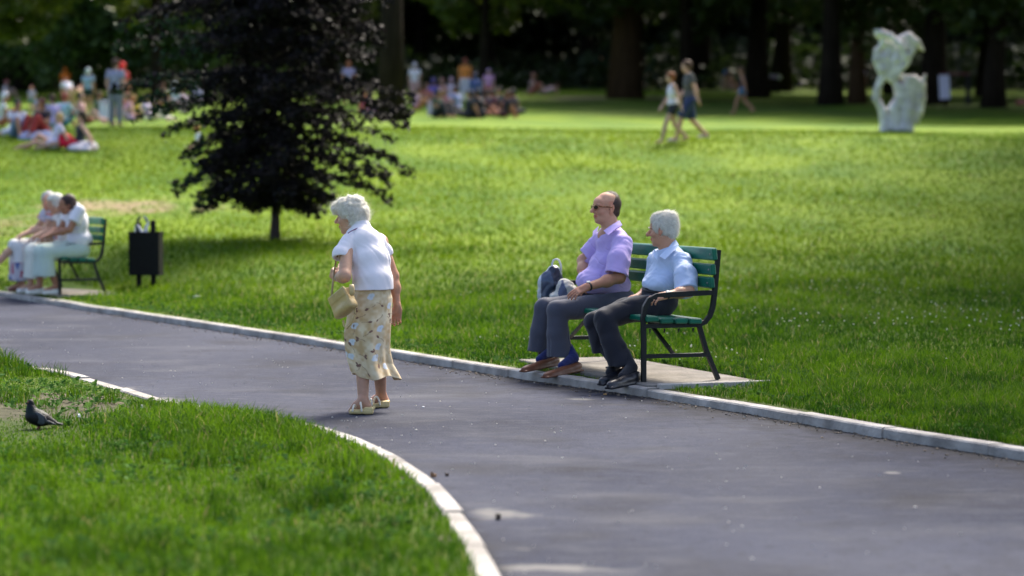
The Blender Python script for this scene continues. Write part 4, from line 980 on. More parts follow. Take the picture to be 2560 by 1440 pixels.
# ------------------------------------------------------------------ pigeon
def pigeon():
    b = foot(108, 1073); s = F_PX / (b[1]); root = empty('pigeon', b, 'dark pigeon with grey wings walking in the near grass', 'bird')
    def P(px, py, d=0.0): return ((px - 108) / s, d, (1073 - py) / s)
    F = SDF((-.18, -.12, -.03), (.2, .16, .22), .003); F.k = .02
    F.ell(P(95, 1044), (.066, .052, .050), rot=rotm('Y', 22)); F.cone(P(80, 1040), P(78, 1022), .042, .026); F.cone(P(78, 1024), P(77, 1010), .026, .017)
    F.ell(P(77, 1006), (.021, .017, .019), k=.01); F.cone(P(115, 1050, .01), P(135, 1058, .03), .034, .014)
    F.box(P(141, 1060, .035), (.035, .018, .005), .004, rot=rotm('Y', 12), k=.012)
    F.cone(P(67, 1008, 0), P(64, 1011, -.002), .005, .003, k=.003)
    for d in (-.018, .02): F.cone(P(98, 1058, d), P(97, 1071, d), .010, .004, k=.008); F.cone(P(97, 1072, d), P(90, 1073, d), .0035, .003, k=.002)
    def colf(V):
        c = np.tile(np.array((.006, .006, .009)), (len(V), 1)); z = V[:, 2]; x = V[:, 0]
        nk = (z > .09) & (z < .135); c[nk] = (.004, .012, .013)
        feet = z < .018; c[feet] = (.20, .06, .05); bk = (x < P(66, 0)[0]) & (z > .13); c[bk] = (.25, .22, .20); return c
    body = link('body', F.mesh('pigeon_body', mat('feather_dark', (.02, .02, .03), .55, .3, 60, .4, 120, attr=True, spec=.25), colf=colf), root)
    for sd in (-1, 1):
        W = SDF((-.12, -.1, 0), (.18, .12, .2), .003); W.k = .01
        W.ell(P(100, 1044, sd * .046 + .006), (.058, .010, .034), rot=rotm('Z', -14 * 1) @ rotm('Y', 24)); W.cone(P(112, 1050, sd * .04 + .012), P(138, 1062, sd * .018 + .03), .016, .005)
        def cw(V):
            c = np.tile(np.array((.050, .056, .068)), (len(V), 1)); x = V[:, 0]
            bar = ((x > .018) & (x < .028)) | ((x > .043) & (x < .055)); c[bar] = (.02, .02, .025); c[x > .065] = (.025, .026, .032); return c
        link('wing', W.mesh('pigeon_wing', mat('feather_grey', (.1, .1, .12), .55, .3, 90, .5, 150, attr=True), colf=cw), root)
    m = MB()
    for sd in (-1, 1): m.sweep([P(72, 1005, sd * .0165), P(72, 1005, sd * .0185)], [.0035, .002], 8)
    m.build('eye', mat('pigeon_eye', (.35, .12, .02), .2), root, True)
pigeon()
# ------------------------------------------------------------------ people: materials and shared builders
def skin_mat(name, col, red=0.25):
    return mat(name, col, 0.5, 0.08, 30, 0.06, 90, spec=0.35, attr=True, sss=0.12)
M_skin = skin_mat('skin', (.5, .3, .2))
def cloth(name, col, rough=.85, var=.06, bump=.10, bs=420, **k): return mat(name, col, rough, var, 9, bump, bs, spec=.2, sheen=.15, **k)
SK_OLD = np.array((0.55, 0.315, 0.205)); SK_TAN = np.array((0.36, 0.165, 0.095)); SK_PALE = np.array((0.52, 0.32, 0.22))
def bounds(J, m=.2):
    P = np.array([v for k_, v in J.items() if np.shape(v) == (3,) and k_ != 'fwd']); return P.min(0) - m, P.max(0) + m
def limbs(F, J, arm=(.048, .040, .027), leg=(.078, .055, .036), k=.02):
    for s_ in 'LR':
        if 'sh' + s_ in J:
            F.chain([J['sh' + s_], J['el' + s_], J['wr' + s_]], arm, k, world=True)
            m_ = J['el' + s_] * .62 + J['wr' + s_] * .38; F.ell(m_, (arm[1] * 1.02,) * 3, world=True, k=.03)
        if 'kn' + s_ in J:
            F.chain([J['hip' + s_], J['kn' + s_]], leg[:2], k, world=True)
            a, b = J['kn' + s_], J['an' + s_]; F.chain([a, a * .7 + b * .3, b], [leg[1] * .92, leg[1] * 1.0, leg[2]], k, world=True)
def torso(F, J, w=.15, d=.10, k=.05):
    a, b = J['pel'], J['nk']; u = (b - a) / np.linalg.norm(b - a); f = J['fwd']; Rm = fr(f, u)
    F.frame((0, 0, 0)); L_ = np.linalg.norm(b - a)
    F.ell(a, (d, w * .85, .10), rot=Rm, world=True, k=k); F.ell(a + u * L_ * .35, (d * .95, w * .9, L_ * .3), rot=Rm, world=True, k=k)
    F.ell(a + u * L_ * .66, (d * .95, w * .92, L_ * .24), rot=Rm, world=True, k=k)
    for s_ in 'LR': F.cone(a + u * L_ * .84, J['sh' + s_], .05, .045, k=k * .6, world=True)
    F.cone(b - u * .05, J['hd'] - J['hR'][:, 2] * .05 - J['hR'][:, 0] * .015, .058, .050, k=.03, world=True)
def skin_col(base, J=None, lips=True, blush=.12, feet=None):
    def f(V):
        n = vnoise(V, 14, 3)[:, None] * .5 + vnoise(V, 45, 4)[:, None] * .5
        c = base[None] * (1 + .06 * n); c[:, 0] *= 1 + blush * np.clip(vnoise(V, 8, 6), 0, 1)
        if J is not None:
            q = (V - J['hd']) @ J['hR']
            nose = np.exp(-(((q[:, 0] - .11) / .03) ** 2 + (q[:, 1] / .02) ** 2 + ((q[:, 2] + .02) / .025) ** 2)); ear = (np.abs(q[:, 1]) > .076) & (np.abs(q[:, 0]) < .04) & (np.abs(q[:, 2]) < .05)
            ck = np.exp(-(((q[:, 0] - .075) / .035) ** 2 + ((np.abs(q[:, 1]) - .045) / .03) ** 2 + ((q[:, 2] + .03) / .03) ** 2))
            c = c * (1 + np.array((.04, -.10, -.08)) * (nose + .8 * ck)[:, None]); c[ear] *= (1.0, .86, .84)
            lp = (q[:, 0] > .085) & (np.abs(q[:, 1]) < .026) & (np.abs(q[:, 2] + .066) < .011); c[lp] = c[lp] * (.95, .62, .62)
        return c
    return f
def strands(me, parent, mat_, n, length, width, flow, lift=.3, seed=1, curl=0.0, name='hair_strands'):
    rng = np.random.default_rng(seed); nv = len(me.vertices)
    V = np.empty(nv * 3, np.float32); me.vertices.foreach_get('co', V); V = V.reshape(-1, 3).astype(float)
    N = np.empty(nv * 3, np.float32); me.vertices.foreach_get('normal', N); N = N.reshape(-1, 3).astype(float)
    i = rng.integers(0, nv, n); p = V[i]; nn = N[i]
    d = flow(p) + rng.normal(0, .35, (n, 3)); d -= nn * (d * nn).sum(1)[:, None]; d /= np.maximum(np.linalg.norm(d, axis=1), 1e-6)[:, None]
    L_ = (length * rng.uniform(.5, 1.3, n))[:, None]; s_ = np.cross(d, nn); w = (width * rng.uniform(.6, 1.4, n))[:, None]
    cv = rng.normal(0, curl, n)[:, None]; pts = []
    for t in (0, .33, .66, 1.0):
        pts.append(p + nn * (.001 + lift * L_ * t * (1 - .6 * t)) + d * L_ * t * (1 - .25 * curl * t) + s_ * cv * L_ * t * t)
    Vs = []
    for j, q in enumerate(pts):
        ww = w * (1, .9, .7, .2)[j]; Vs += [q - s_ * ww * .5, q + s_ * ww * .5]
    V2 = np.stack(Vs, 1).reshape(-1, 3); b = np.arange(n)[:, None, None] * 8
    Fq = (b + np.array([(0, 1, 3, 2), (2, 3, 5, 4), (4, 5, 7, 6)])[None]).reshape(-1, 4)
    t = rng.random(n)
    return V2, Fq
def hair_obj(F, name, root, mat_, n=2500, length=.035, width=.0022, flow=None, lift=.2, curl=.4, disp=None, seed=1):
    o0 = np.array(root.location); me = F.mesh(name, mat_, o0, disp=disp, smooth_it=1)
    if n:
        V2, F2 = strands(me, root, mat_, n, length, width, flow or (lambda p: np.tile((0, 0, -1.0), (len(p), 1))), lift, seed, curl)
        nv = len(me.vertices); V = np.empty(nv * 3, np.float32); me.vertices.foreach_get('co', V); V = V.reshape(-1, 3)
        Fa = np.empty(len(me.polygons) * 4, np.int32); me.loops.foreach_get('vertex_index', Fa)
        rs = np.random.default_rng(seed + 50); c0 = np.array(HAIR_COL.get(mat_.name, (.1, .07, .06))); cb = c0 * (.80 + .22 * np.clip(.5 + vnoise(V, 45, 3), 0, 1))[:, None]
        cs = np.repeat(c0 * rs.uniform(.78, 1.15, (len(V2) // 8, 1)), 8, axis=0)
        me = mesh_q(name, np.concatenate([V, V2]), np.concatenate([Fa.reshape(-1, 4), F2 + nv]), mat_, True, np.clip(np.concatenate([cb, cs]), 0, .92))
    return link(name, me, root)
def plate(pts, th, name, m, root, nrm=None):
    """thin cloth plate through the given world points"""
    P = np.array(pts, float) - np.array(root.location); n = np.cross(P[1] - P[0], P[2] - P[0]) if nrm is None else np.array(nrm, float); n = n / np.linalg.norm(n) * th
    k = len(P); V = np.concatenate([P, P + n])
    F_ = [tuple(range(k))[::-1], tuple(range(k, 2 * k))] + [(j, (j + 1) % k, k + (j + 1) % k, k + j) for j in range(k)]
    return link(name, mesh_list(name, V, F_, m, False), root)
def shoe(F, heel, toe, w=.047, h=.07, sole=.018, up=(0, 0, 1), open_=.5, point=.8):
    heel, toe = np.array(heel, float), np.array(toe, float); L_ = np.linalg.norm(toe - heel); Rm = fr(toe - heel, up); F.frame(heel, Rm)
    F.box((L_ * .5, 0, sole * .5), (L_ * .5, w * .82, sole * .5), sole * .45, k=.006)
    F.ell((L_ * .74, 0, sole + h * .18), (L_ * .27, w * .95 * point, h * .42), k=.02); F.ell((L_ * .40, 0, sole + h * .30), (L_ * .30, w * .80, h * .50), k=.02)
    F.ell((L_ * .15, 0, sole + h * .42), (L_ * .17, w * .74, h * .62), k=.02); F.cut((L_ * .5, 0, 0), (0, 0, -1), L_)
    F.ell((L_ * .24, 0, sole + h * 1.15), (L_ * .20, w * .50, h * .32), k=.008, mode='s')
HAIR_COL = {'white_hair': (.90, .86, .77), 'dark_hair': (.085, .05, .04), 'thin_grey_hair': (.24, .18, .16)}
M_white_hair = mat('white_hair', (0.86, 0.82, 0.74), 0.45, 0.10, 55, attr=True, spec=.5, trans=.35)
M_brow = mat('brow_dark', (.08, .05, .04), .7); M_browl = mat('brow_light', (.7, .66, .6), .7)
M_watchb = mat('watch_black', (0.012, 0.012, 0.013), .35); M_dial = mat('watch_dial', (0.7, 0.7, 0.68), .25)
def ring(F, a, b, t, r_out, hw, m_, name, root, dial=None, M_d=None):
    """wrist band round the limb a->b at parameter t"""
    a, b = np.array(a), np.array(b); c = a + (b - a) * t; d = (b - a) / np.linalg.norm(b - a); u = np.cross(d, (0, 0, 1.0)); u /= np.linalg.norm(u); v = np.cross(u, d)
    mb = MB(); n = 20; o = np.array(root.location); V = []
    for k in range(n):
        an = 2 * math.pi * k / n
        e = u * math.cos(an) + v * math.sin(an)
        for (rr, hh) in ((r_out, -hw), (r_out, hw), (r_out - .004, hw), (r_out - .004, -hw)): V.append(c + e * rr + d * hh - o)
    F_ = [(k * 4 + j, k * 4 + (j + 1) % 4, ((k + 1) % n) * 4 + (j + 1) % 4, ((k + 1) % n) * 4 + j) for k in range(n) for j in range(4)]
    mb.add(V, F_); ob = mb.build(name, m_, root, True)
    if dial is not None:
        q = np.array(dial, float); q = q - d * (q @ d); q /= np.linalg.norm(q); p0 = c + q * r_out - o; m2 = MB(); m2.sweep([p0 - q * .001, p0 + q * .006], [.016, .015], 14); m2.build('dial', M_d or M_dial, ob, False)

# ------------------------------------------------------------------ the old woman walking up the path
def old_woman():
    base = np.array((*plane_pt(912, 1030), 0.0)); root = empty('person', base, 'stooped white haired old woman in white blouse and beige floral skirt walking on the path', 'person')
    o = base; J = {}
    J['fwd'] = np.array((-.6, .8, 0)); J['hR'] = fr((-.93, .34, -.12), (-.10, .05, 1)); J['hd'] = A(879, 540, 16.48)
    for k, v in dict(pel=(930, 765, 16.30), nk=(899, 578, 16.42), shL=(868, 607, 16.30), elL=(862, 690, 16.12), wrL=(846, 694, 16.33), shR=(952, 604, 16.48), elR=(982, 690, 16.46), wrR=(993, 768, 16.40),
                     hipL=(912, 775, 16.27), knL=(906, 880, 16.20), anL=(908, 1004, 16.08), hipR=(945, 775, 16.34), knR=(946, 880, 16.31), anR=(953, 992, 16.52)).items(): J[k] = A(*v)
    lo, hi = bounds(J, .15); lo[2] = -.02; F = SDF(lo, hi, .0038); F.k = .02
    torso(F, J, .125, .09); limbs(F, J, (.046, .041, .024), (.062, .048, .033))
    head_sdf(F, J['hd'], J['hR'], .97, nose=1.1, jaw=.95, old=1)
    hand_sdf(F, J['wrL'], fr((-.62, .62, .35), (-.8, -.6, 0)), -1, .90, (55, 70, 45), 3, (30, 50))
    hand_sdf(F, J['wrR'], fr((-.10, .05, -1), (-.15, .98, 0)), 1, .93, (28, 45, 35), 5, (28, 35))
    # bare feet in the sandals
    for s_, an, toe, z0 in (('L', (908, 1004, 16.06), (878, 1026, 16.10), .045), ('R', (953, 992, 16.52), (927, 1008, 16.6), .045)):
        a = A(*an); t = A(*toe); F.chain([a, a * .5 + t * .5 + np.array((0, 0, -.005)), t], [.034, .033, .020], .03, world=True); F.ell(a + np.array((.025, 0, -.035)), (.033, .030, .030), world=True, k=.03)
    def col(V):
        c = skin_col(SK_OLD, J)(V); z = V[:, 2]
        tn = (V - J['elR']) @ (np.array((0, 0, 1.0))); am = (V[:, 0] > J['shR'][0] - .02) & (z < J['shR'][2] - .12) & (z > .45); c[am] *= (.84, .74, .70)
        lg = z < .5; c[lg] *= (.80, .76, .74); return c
    link('body', F.mesh('woman_body', M_skin, o, colf=col), root)
    # hair
    H = SDF(J['hd'] - .2, J['hd'] + .2, .0045); H.k = .02; hp = lambda px, py, d=0: A(px, py, 16.48 + d)
    for c_, r_ in (((880, 525), .080), ((893, 533), .076), ((862, 515), .055), ((897, 552), .055), ((846, 517), .040), ((886, 512), .065), ((842, 522), .026), ((886, 548), .046), ((902, 562), .038)):
        for d in ((-.035, .035) if r_ > .045 else (0.0,)): H.ell(hp(*c_, d), (r_, r_, r_), world=True)
    H.ell(hp(872, 550, -.075), (.030, .03, .035), world=True); H.ell(hp(895, 560, -.06), (.04, .03, .04), world=True)
    H.frame(J['hd'], J['hR']); H.ell((.095, 0, -.05), (.068, .085, .080), k=.012, mode='s'); H.ell((.020, .085, -.050), (.042, .05, .050), k=.010, mode='s')
    hc = J['hd'] - o
    hair_obj(H, 'hair', root, M_white_hair, 8000, .036, .0019, lambda p: np.stack([(p[:, 0] - hc[0]) * 4 + .4 * np.sin(p[:, 2] * 90), 0 * p[:, 0], -1.2 + .8 * np.cos(p[:, 0] * 110)], -1), .22, 1.2,
             disp=lambda V, N: .007 * (1 - 2 * np.abs(vnoise(V, 30, 2))) + .004 * vnoise(V, 70, 3), seed=4)
    # blouse
    B = SDF(lo, hi, .004); B.k = .05; f = J['fwd']; Rb = fr((-.60, .80, -.25), (-.25, .33, 1))
    B.ell(A(908, 606, 16.38), (.105, .148, .095), rot=Rb, world=True); B.ell(A(924, 652, 16.34), (.118, .150, .125), rot=Rb, world=True)
    B.ell(A(931, 700, 16.30), (.128, .140, .12), world=True, rot=fr(f)); B.ell(A(932, 735, 16.29), (.128, .138, .10), rot=fr(f), world=True)
    B.cone(A(900, 585, 16.40), A(902, 568, 16.42), .085, .062, world=True); B.k = .035
    for q0, q1, q2, q3, ra in (((872, 604, 16.30), (855, 636, 16.24), (852, 665, 16.2), (848, 668, 16.18), (.056, .059, .050)), ((948, 602, 16.47), (963, 630, 16.48), (974, 662, 16.48), (976, 668, 16.48), (.052, .049, .045))):
        G = B.like(); G.chain([A(*q0), A(*q1), A(*q2)], ra, world=True, k=.02); G.cut((A(*q1) + A(*q2)) * .5 - (A(*q2) - A(*q1)) * .15, A(*q2) - A(*q1), .3, world=True); G.cone(A(*q1) * .7 + A(*q2) * .3, A(*q3), ra[1] * .84, ra[2] * .98, mode='s', k=.003, world=True); B.merge(G, .025)
    B.cut(A(930, 724, 16.30), np.array((.02, 0, -1)), .22, world=True)
    B.cone(A(898, 582, 16.42), A(894, 545, 16.46), .052, .056, world=True, mode='s', k=.006)
    B.cone(A(908, 567, 16.30), A(912, 577, 16.27), .004, .001, world=True, mode='s', k=.003)
    M_bl = cloth('white_blouse', (0.82, 0.78, 0.82), .75, .03)
    fd1, fd2 = folds(.008, 7, (-.25, .1, 1), 5, 3), folds(.004, 13, (-.9, .1, 1), 4, 8)
    link('blouse', B.mesh('blouse', M_bl, o, disp=lambda V, N: fd1(V, N) + fd2(V, N), smooth_it=2), root)
    m = MB(); pn = [A(870 + 40 * t, 583 - 19 * t ** .8, 16.25 + .12 * t) - o for t in np.linspace(0, 1, 7)]; m.sweep(pn, .0035, 6); m.build('neck_trim', cloth('plum_trim', (.16, .04, .12)), root, True)
    # skirt: rings with folds, printed with leaves and pale roses
    prof = [(716, 931, 43, 16.30), (745, 929, 50, 16.29), (790, 921, 55, 16.27), (830, 917, 56, 16.25), (870, 918, 53, 16.24), (905, 924, 53, 16.24), (925, 932, 56, 16.24), (939, 937, 58, 16.24)]
    pyv = [p[0] for p in prof]; nu, nv = 220, 200; V = []; uv = []; rw = rng_ = np.random.default_rng(3)
    for inner in (0, 1):
        for j in range(nv):
            y = 716 + (939 - 716) * j / (nv - 1); cx = np.interp(y, pyv, [p[1] for p in prof]); hw = np.interp(y, pyv, [p[2] for p in prof]) / 371.0; Y = np.interp(y, pyv, [p[3] for p in prof]); t = j / (nv - 1)
            for i in range(nu):
                a = 2 * math.pi * i / nu
                fold = (.004 + .016 * t ** 1.6) * math.sin(a * 5 + 1.2 + .8 * math.sin(t * 2.4)) + (.002 + .010 * t * t) * math.sin(a * 9 + 2 * t) + .003 * math.sin(a * 3 + 6 * t)
                r = hw * 1.0 - .003 - .004 * inner + fold
                yy = y + 7 * t ** 3 * math.sin(a * 3 + .6) + (6 * t ** 3 * math.cos(a))
                p = A(cx, yy, Y); p[0] += math.cos(a) * r; p[1] += math.sin(a) * r * (.80 + .38 * t); V.append(p); uv.append((a, y))
    V = np.array(V); uv = np.array(uv); ix = np.arange(2 * nu * nv).reshape(2, nv, nu); Fq = []
    q0 = ix[0]; q1 = ix[1]; rl = lambda q: np.roll(q, -1, 1)
    Fq.append(np.stack([q0[:-1], q0[1:], rl(q0)[1:], rl(q0)[:-1]], -1).reshape(-1, 4)); Fq.append(np.stack([q1[:-1], rl(q1)[:-1], rl(q1)[1:], q1[1:]], -1).reshape(-1, 4))
    Fq.append(np.stack([q0[-1], q1[-1], np.roll(q1[-1], -1), np.roll(q0[-1], -1)], -1)); Fq.append(np.stack([q0[0], np.roll(q0[0], -1), np.roll(q1[0], -1), q1[0]], -1))
    # printed motifs, in (arc length m, height m)
    U = uv[:, 0] * .145; W = (939 - uv[:, 1]) / 371.0
    c = np.tile(np.array((.52, .36, .18)), (len(V), 1)); n_ = np.clip(.5 + .7 * vnoise(np.stack([U, W, 0 * U], -1), 16, 2) + .4 * vnoise(np.stack([U, W, 0 * U], -1), 50, 3), 0, 1)[:, None]
    c = c * (1 - n_) + np.array((.74, .62, .42)) * n_
    P2 = np.stack([U, W], -1)
    def ell2(cx, cy, rx, ry, an):
        ca, sa = math.cos(an), math.sin(an); x = (P2[:, 0] - cx) * ca + (P2[:, 1] - cy) * sa; y = -(P2[:, 0] - cx) * sa + (P2[:, 1] - cy) * ca; return (x / rx) ** 2 + (y / ry) ** 2, x / rx
    # front of the picture is a around 270 degrees: arc centre = 3*pi/2*.145
    ac = 1.5 * math.pi * .145; motifs = [(-.10, .44), (-.06, .40), (.08, .385), (-.05, .26), (.02, .30), (.10, .26), (-.115, .20), (-.09, .33), (.055, .17), (-.02, .14), (.075, .09), (-.08, .07), (.0, .46), (.09, .48), (.01, .37), (-.03, .04)]
    roses = [(-.085, .345), (.102, .325), (-.105, .235), (.09, .205), (.055, .135), (-.13, .13), (.125, .07), (.0, .54)]
    allm = [(ac + x, y) for x, y in motifs] + [(rw.uniform(0, .911), rw.uniform(.03, .58)) for _ in range(46)]
    allr = [(ac + x, y) for x, y in roses] + [(rw.uniform(0, .911), rw.uniform(.03, .56)) for _ in range(16)]
    allm = [m_ for k, m_ in enumerate(allm) if k < len(motifs) or abs(m_[0] - ac) > .17]; allr = [m_ for k, m_ in enumerate(allr) if k < len(roses) or abs(m_[0] - ac) > .17]
    for x, y in allr:
        for dx, dy, r in ((0, 0, .021), (.014, .008, .014), (-.012, -.010, .015), (.004, -.015, .013)):
            e, _ = ell2(x + dx, y + dy, r, r * .85, 0); c[e < 1] = (.60, .64, .67)
        e, _ = ell2(x + .004, y, .010, .007, .5); c[e < 1] = (.52, .58, .62)
    for x, y in allm:
        a0 = rw.uniform(0, 6.28)
        for k in range(rw.integers(1, 4)):
            an = a0 + k * 1.1; L_ = rw.uniform(.010, .016); cx, cy = x + math.cos(an) * L_ * 1.1, y + math.sin(an) * L_ * 1.1
            e, s_ = ell2(cx, cy, L_, L_ * .55, an); c[e < 1] = (.125, .055, .045); e, _ = ell2(cx, cy, L_ * .9, .0018, an); c[e < 1] = (.30, .18, .13)
        for t in np.linspace(0, 1, 14):
            sx, sy = x - math.cos(a0) * .045 * t + .010 * math.sin(t * 3), y - math.sin(a0) * .045 * t; e, _ = ell2(sx, sy, .0028, .0022, 0); c[e < 1] = c[e < 1] * .3 + np.array((.26, .16, .10)) * .7
    link('skirt', mesh_q('skirt', V - o, np.concatenate(Fq), cloth('printed_skirt', (1, 1, 1), .8, .04, attr=True), True, c), root)
    # sandals
    M_sole = mat('sandal_sole', (.56, .44, .20), .55, .1, 30); M_strap = mat('sandal_strap', (.70, .64, .52), .5, .08, 40)
    for (hx, hy, tx, ty) in ((934, 1036, 874, 1036), (971, 1019, 917, 1021)):
        h_ = np.array((*plane_pt(hx, hy), 0.0)); t_ = np.array((*plane_pt(tx, ty), 0.0)); S = SDF(np.minimum(h_, t_) - .09, np.maximum(h_, t_) + .12, .003); L_ = np.linalg.norm(t_ - h_); S.frame(h_, fr(t_ - h_)); S.k = .008
        S.box((L_ * .2, 0, .026), (L_ * .2, .032, .0225), .010); S.box((L_ * .55, 0, .018), (L_ * .45, .036, .014), .010); S.ell((L_ * .80, 0, .018), (L_ * .20, .042, .014)); S.cone((.0, 0, .042), (L_ * .45, 0, .026), .012, .012)
        S.ell((L_ * .45, 0, -.003), (L_ * .12, .06, .010), mode='s', k=.004)
        sd = link('sandal', S.mesh('sandal', M_sole, o), root)
        T = SDF(np.minimum(h_, t_) - .09, np.maximum(h_, t_) + .12, .003); T.frame(h_, fr(t_ - h_)); T.k = .004
        for x0, x1 in ((.60, .48), (.74, .86)):
            pts = [(L_ * x0 + (L_ * (x1 - x0)) * ((k + 3) / 6), .041 * math.cos(math.pi * (3 - k) / 6 + 0) * 0 + .042 * math.sin(math.pi * k / 6), .026 + (.052 if x0 < .7 else .036) * math.cos(math.pi * k / 6)) for k in range(-3, 4)]
            T.chain(pts, [.0065] * 7, .003)
        link('strap', T.mesh('strap', M_strap, o), sd)
    ring(None, J['elL'], J['wrL'], .90, .031, .004, mat('bracelet', (.75, .72, .6), .25, metal=.5), 'bracelet', root)
    # handbag hanging from her left hand: a thing of its own
    bc = A(857, 755, 16.06); hb = empty('handbag', bc, 'pale yellow leather handbag hanging from the old woman\'s bent arm', 'bag')
    ux = A(829, 772, 16.18) - A(885, 727, 16.0); ux /= np.linalg.norm(ux); G = SDF(bc - .22, bc + .22, .004); Rg = fr(ux, (-.10, .05, 1)); G.frame(bc, Rg); G.k = .012
    G.box((0, 0, -.005), (.100, .034, .074), .016); G.ell((0, 0, -.055), (.095, .042, .032), k=.03); G.box((0, .030, .045), (.095, .008, .03), .006, k=.004); G.ell((-.095, 0, .055), (.02, .020, .05), mode='s', k=.004)
    for x in (-.04, .03): G.cone((x, .046, .07), (x * .8, .050, -.06), .0025, .0025, k=.010, mode='s')
    link('bag_body', G.mesh('bag_body', mat('bag_leather', (.50, .35, .14), .42, .14, 12, .2, 90, spec=.5, coat=.2), bc, disp=folds(.003, 16, (0, 0, 1), 4, 5)), hb)
    m = MB(); m.sweep([bc * 0 + A(*q) - bc for q in ((829, 742, 16.16), (831, 720, 16.2), (833, 700, 16.28), (835, 682, 16.33), (840, 652, 16.30), (845, 635, 16.24))], .0045, 6, (1.6, .6)); m.build('strap', mat('strap_leather', (.30, .20, .09), .5), hb, True)
    m = MB(); m.sweep([A(*q) - bc for q in ((887, 765, 16.0), (888, 785, 16.0), (880, 806, 16.0), (868, 822, 16.02), (860, 815, 16.05), (858, 800, 16.06))], .005, 6, (1.6, .6)); m.build('strap', mat('strap_leather2', (.52, .40, .18), .5), hb, True)
    m = MB(); Mx = Matrix.Translation(Vector(A(879, 728, 15.985) - bc)); m.sweep([Mx @ Vector(v) for v in ((0, 0, .045), (.002, -.004, .02), (.004, -.006, -.012), (.004, -.004, -.03))], [.016, .020, .020, .012], 10, (1, .25)); m.build('flap', mat('bag_flap', (.56, .40, .18), .4, coat=.2), hb, True)
old_woman()

# ------------------------------------------------------------------ the two men on the bench
BFW = np.array((-.935, -.355, 0.0)); BLT = np.array((.355, -.935, 0.0))
def trousers(root, J, name, m_, wst, legs, hem, fd, cutwaist=True):
    lo, hi = bounds(J, .2); F = SDF(lo, hi, .005); F.k = .035; Rp = fr(J['fwd'])
    for c_, r_, rot in wst: F.ell(c_, r_, rot=Rp if rot is None else rot, world=True, k=.05)
    for pts, rad in legs: F.chain(pts, rad, world=True, k=.022)
    if J.get('waist') is not None: F.cut(J['waist'], J['waist_n'], .24, world=True)
    for (p, n, r) in hem: F.cut(p, n, r * 1.45, world=True)
    for (p, n, r) in hem:
        n = np.array(n, float) / np.linalg.norm(n); F.cone(np.array(p) + n * .01 + 0 * n, np.array(p) + n * .06, r * .74, r * .78, mode='s', k=.003, world=True)
    return link(name, F.mesh(name, m_, np.array(root.location), disp=fd, smooth_it=2), root)

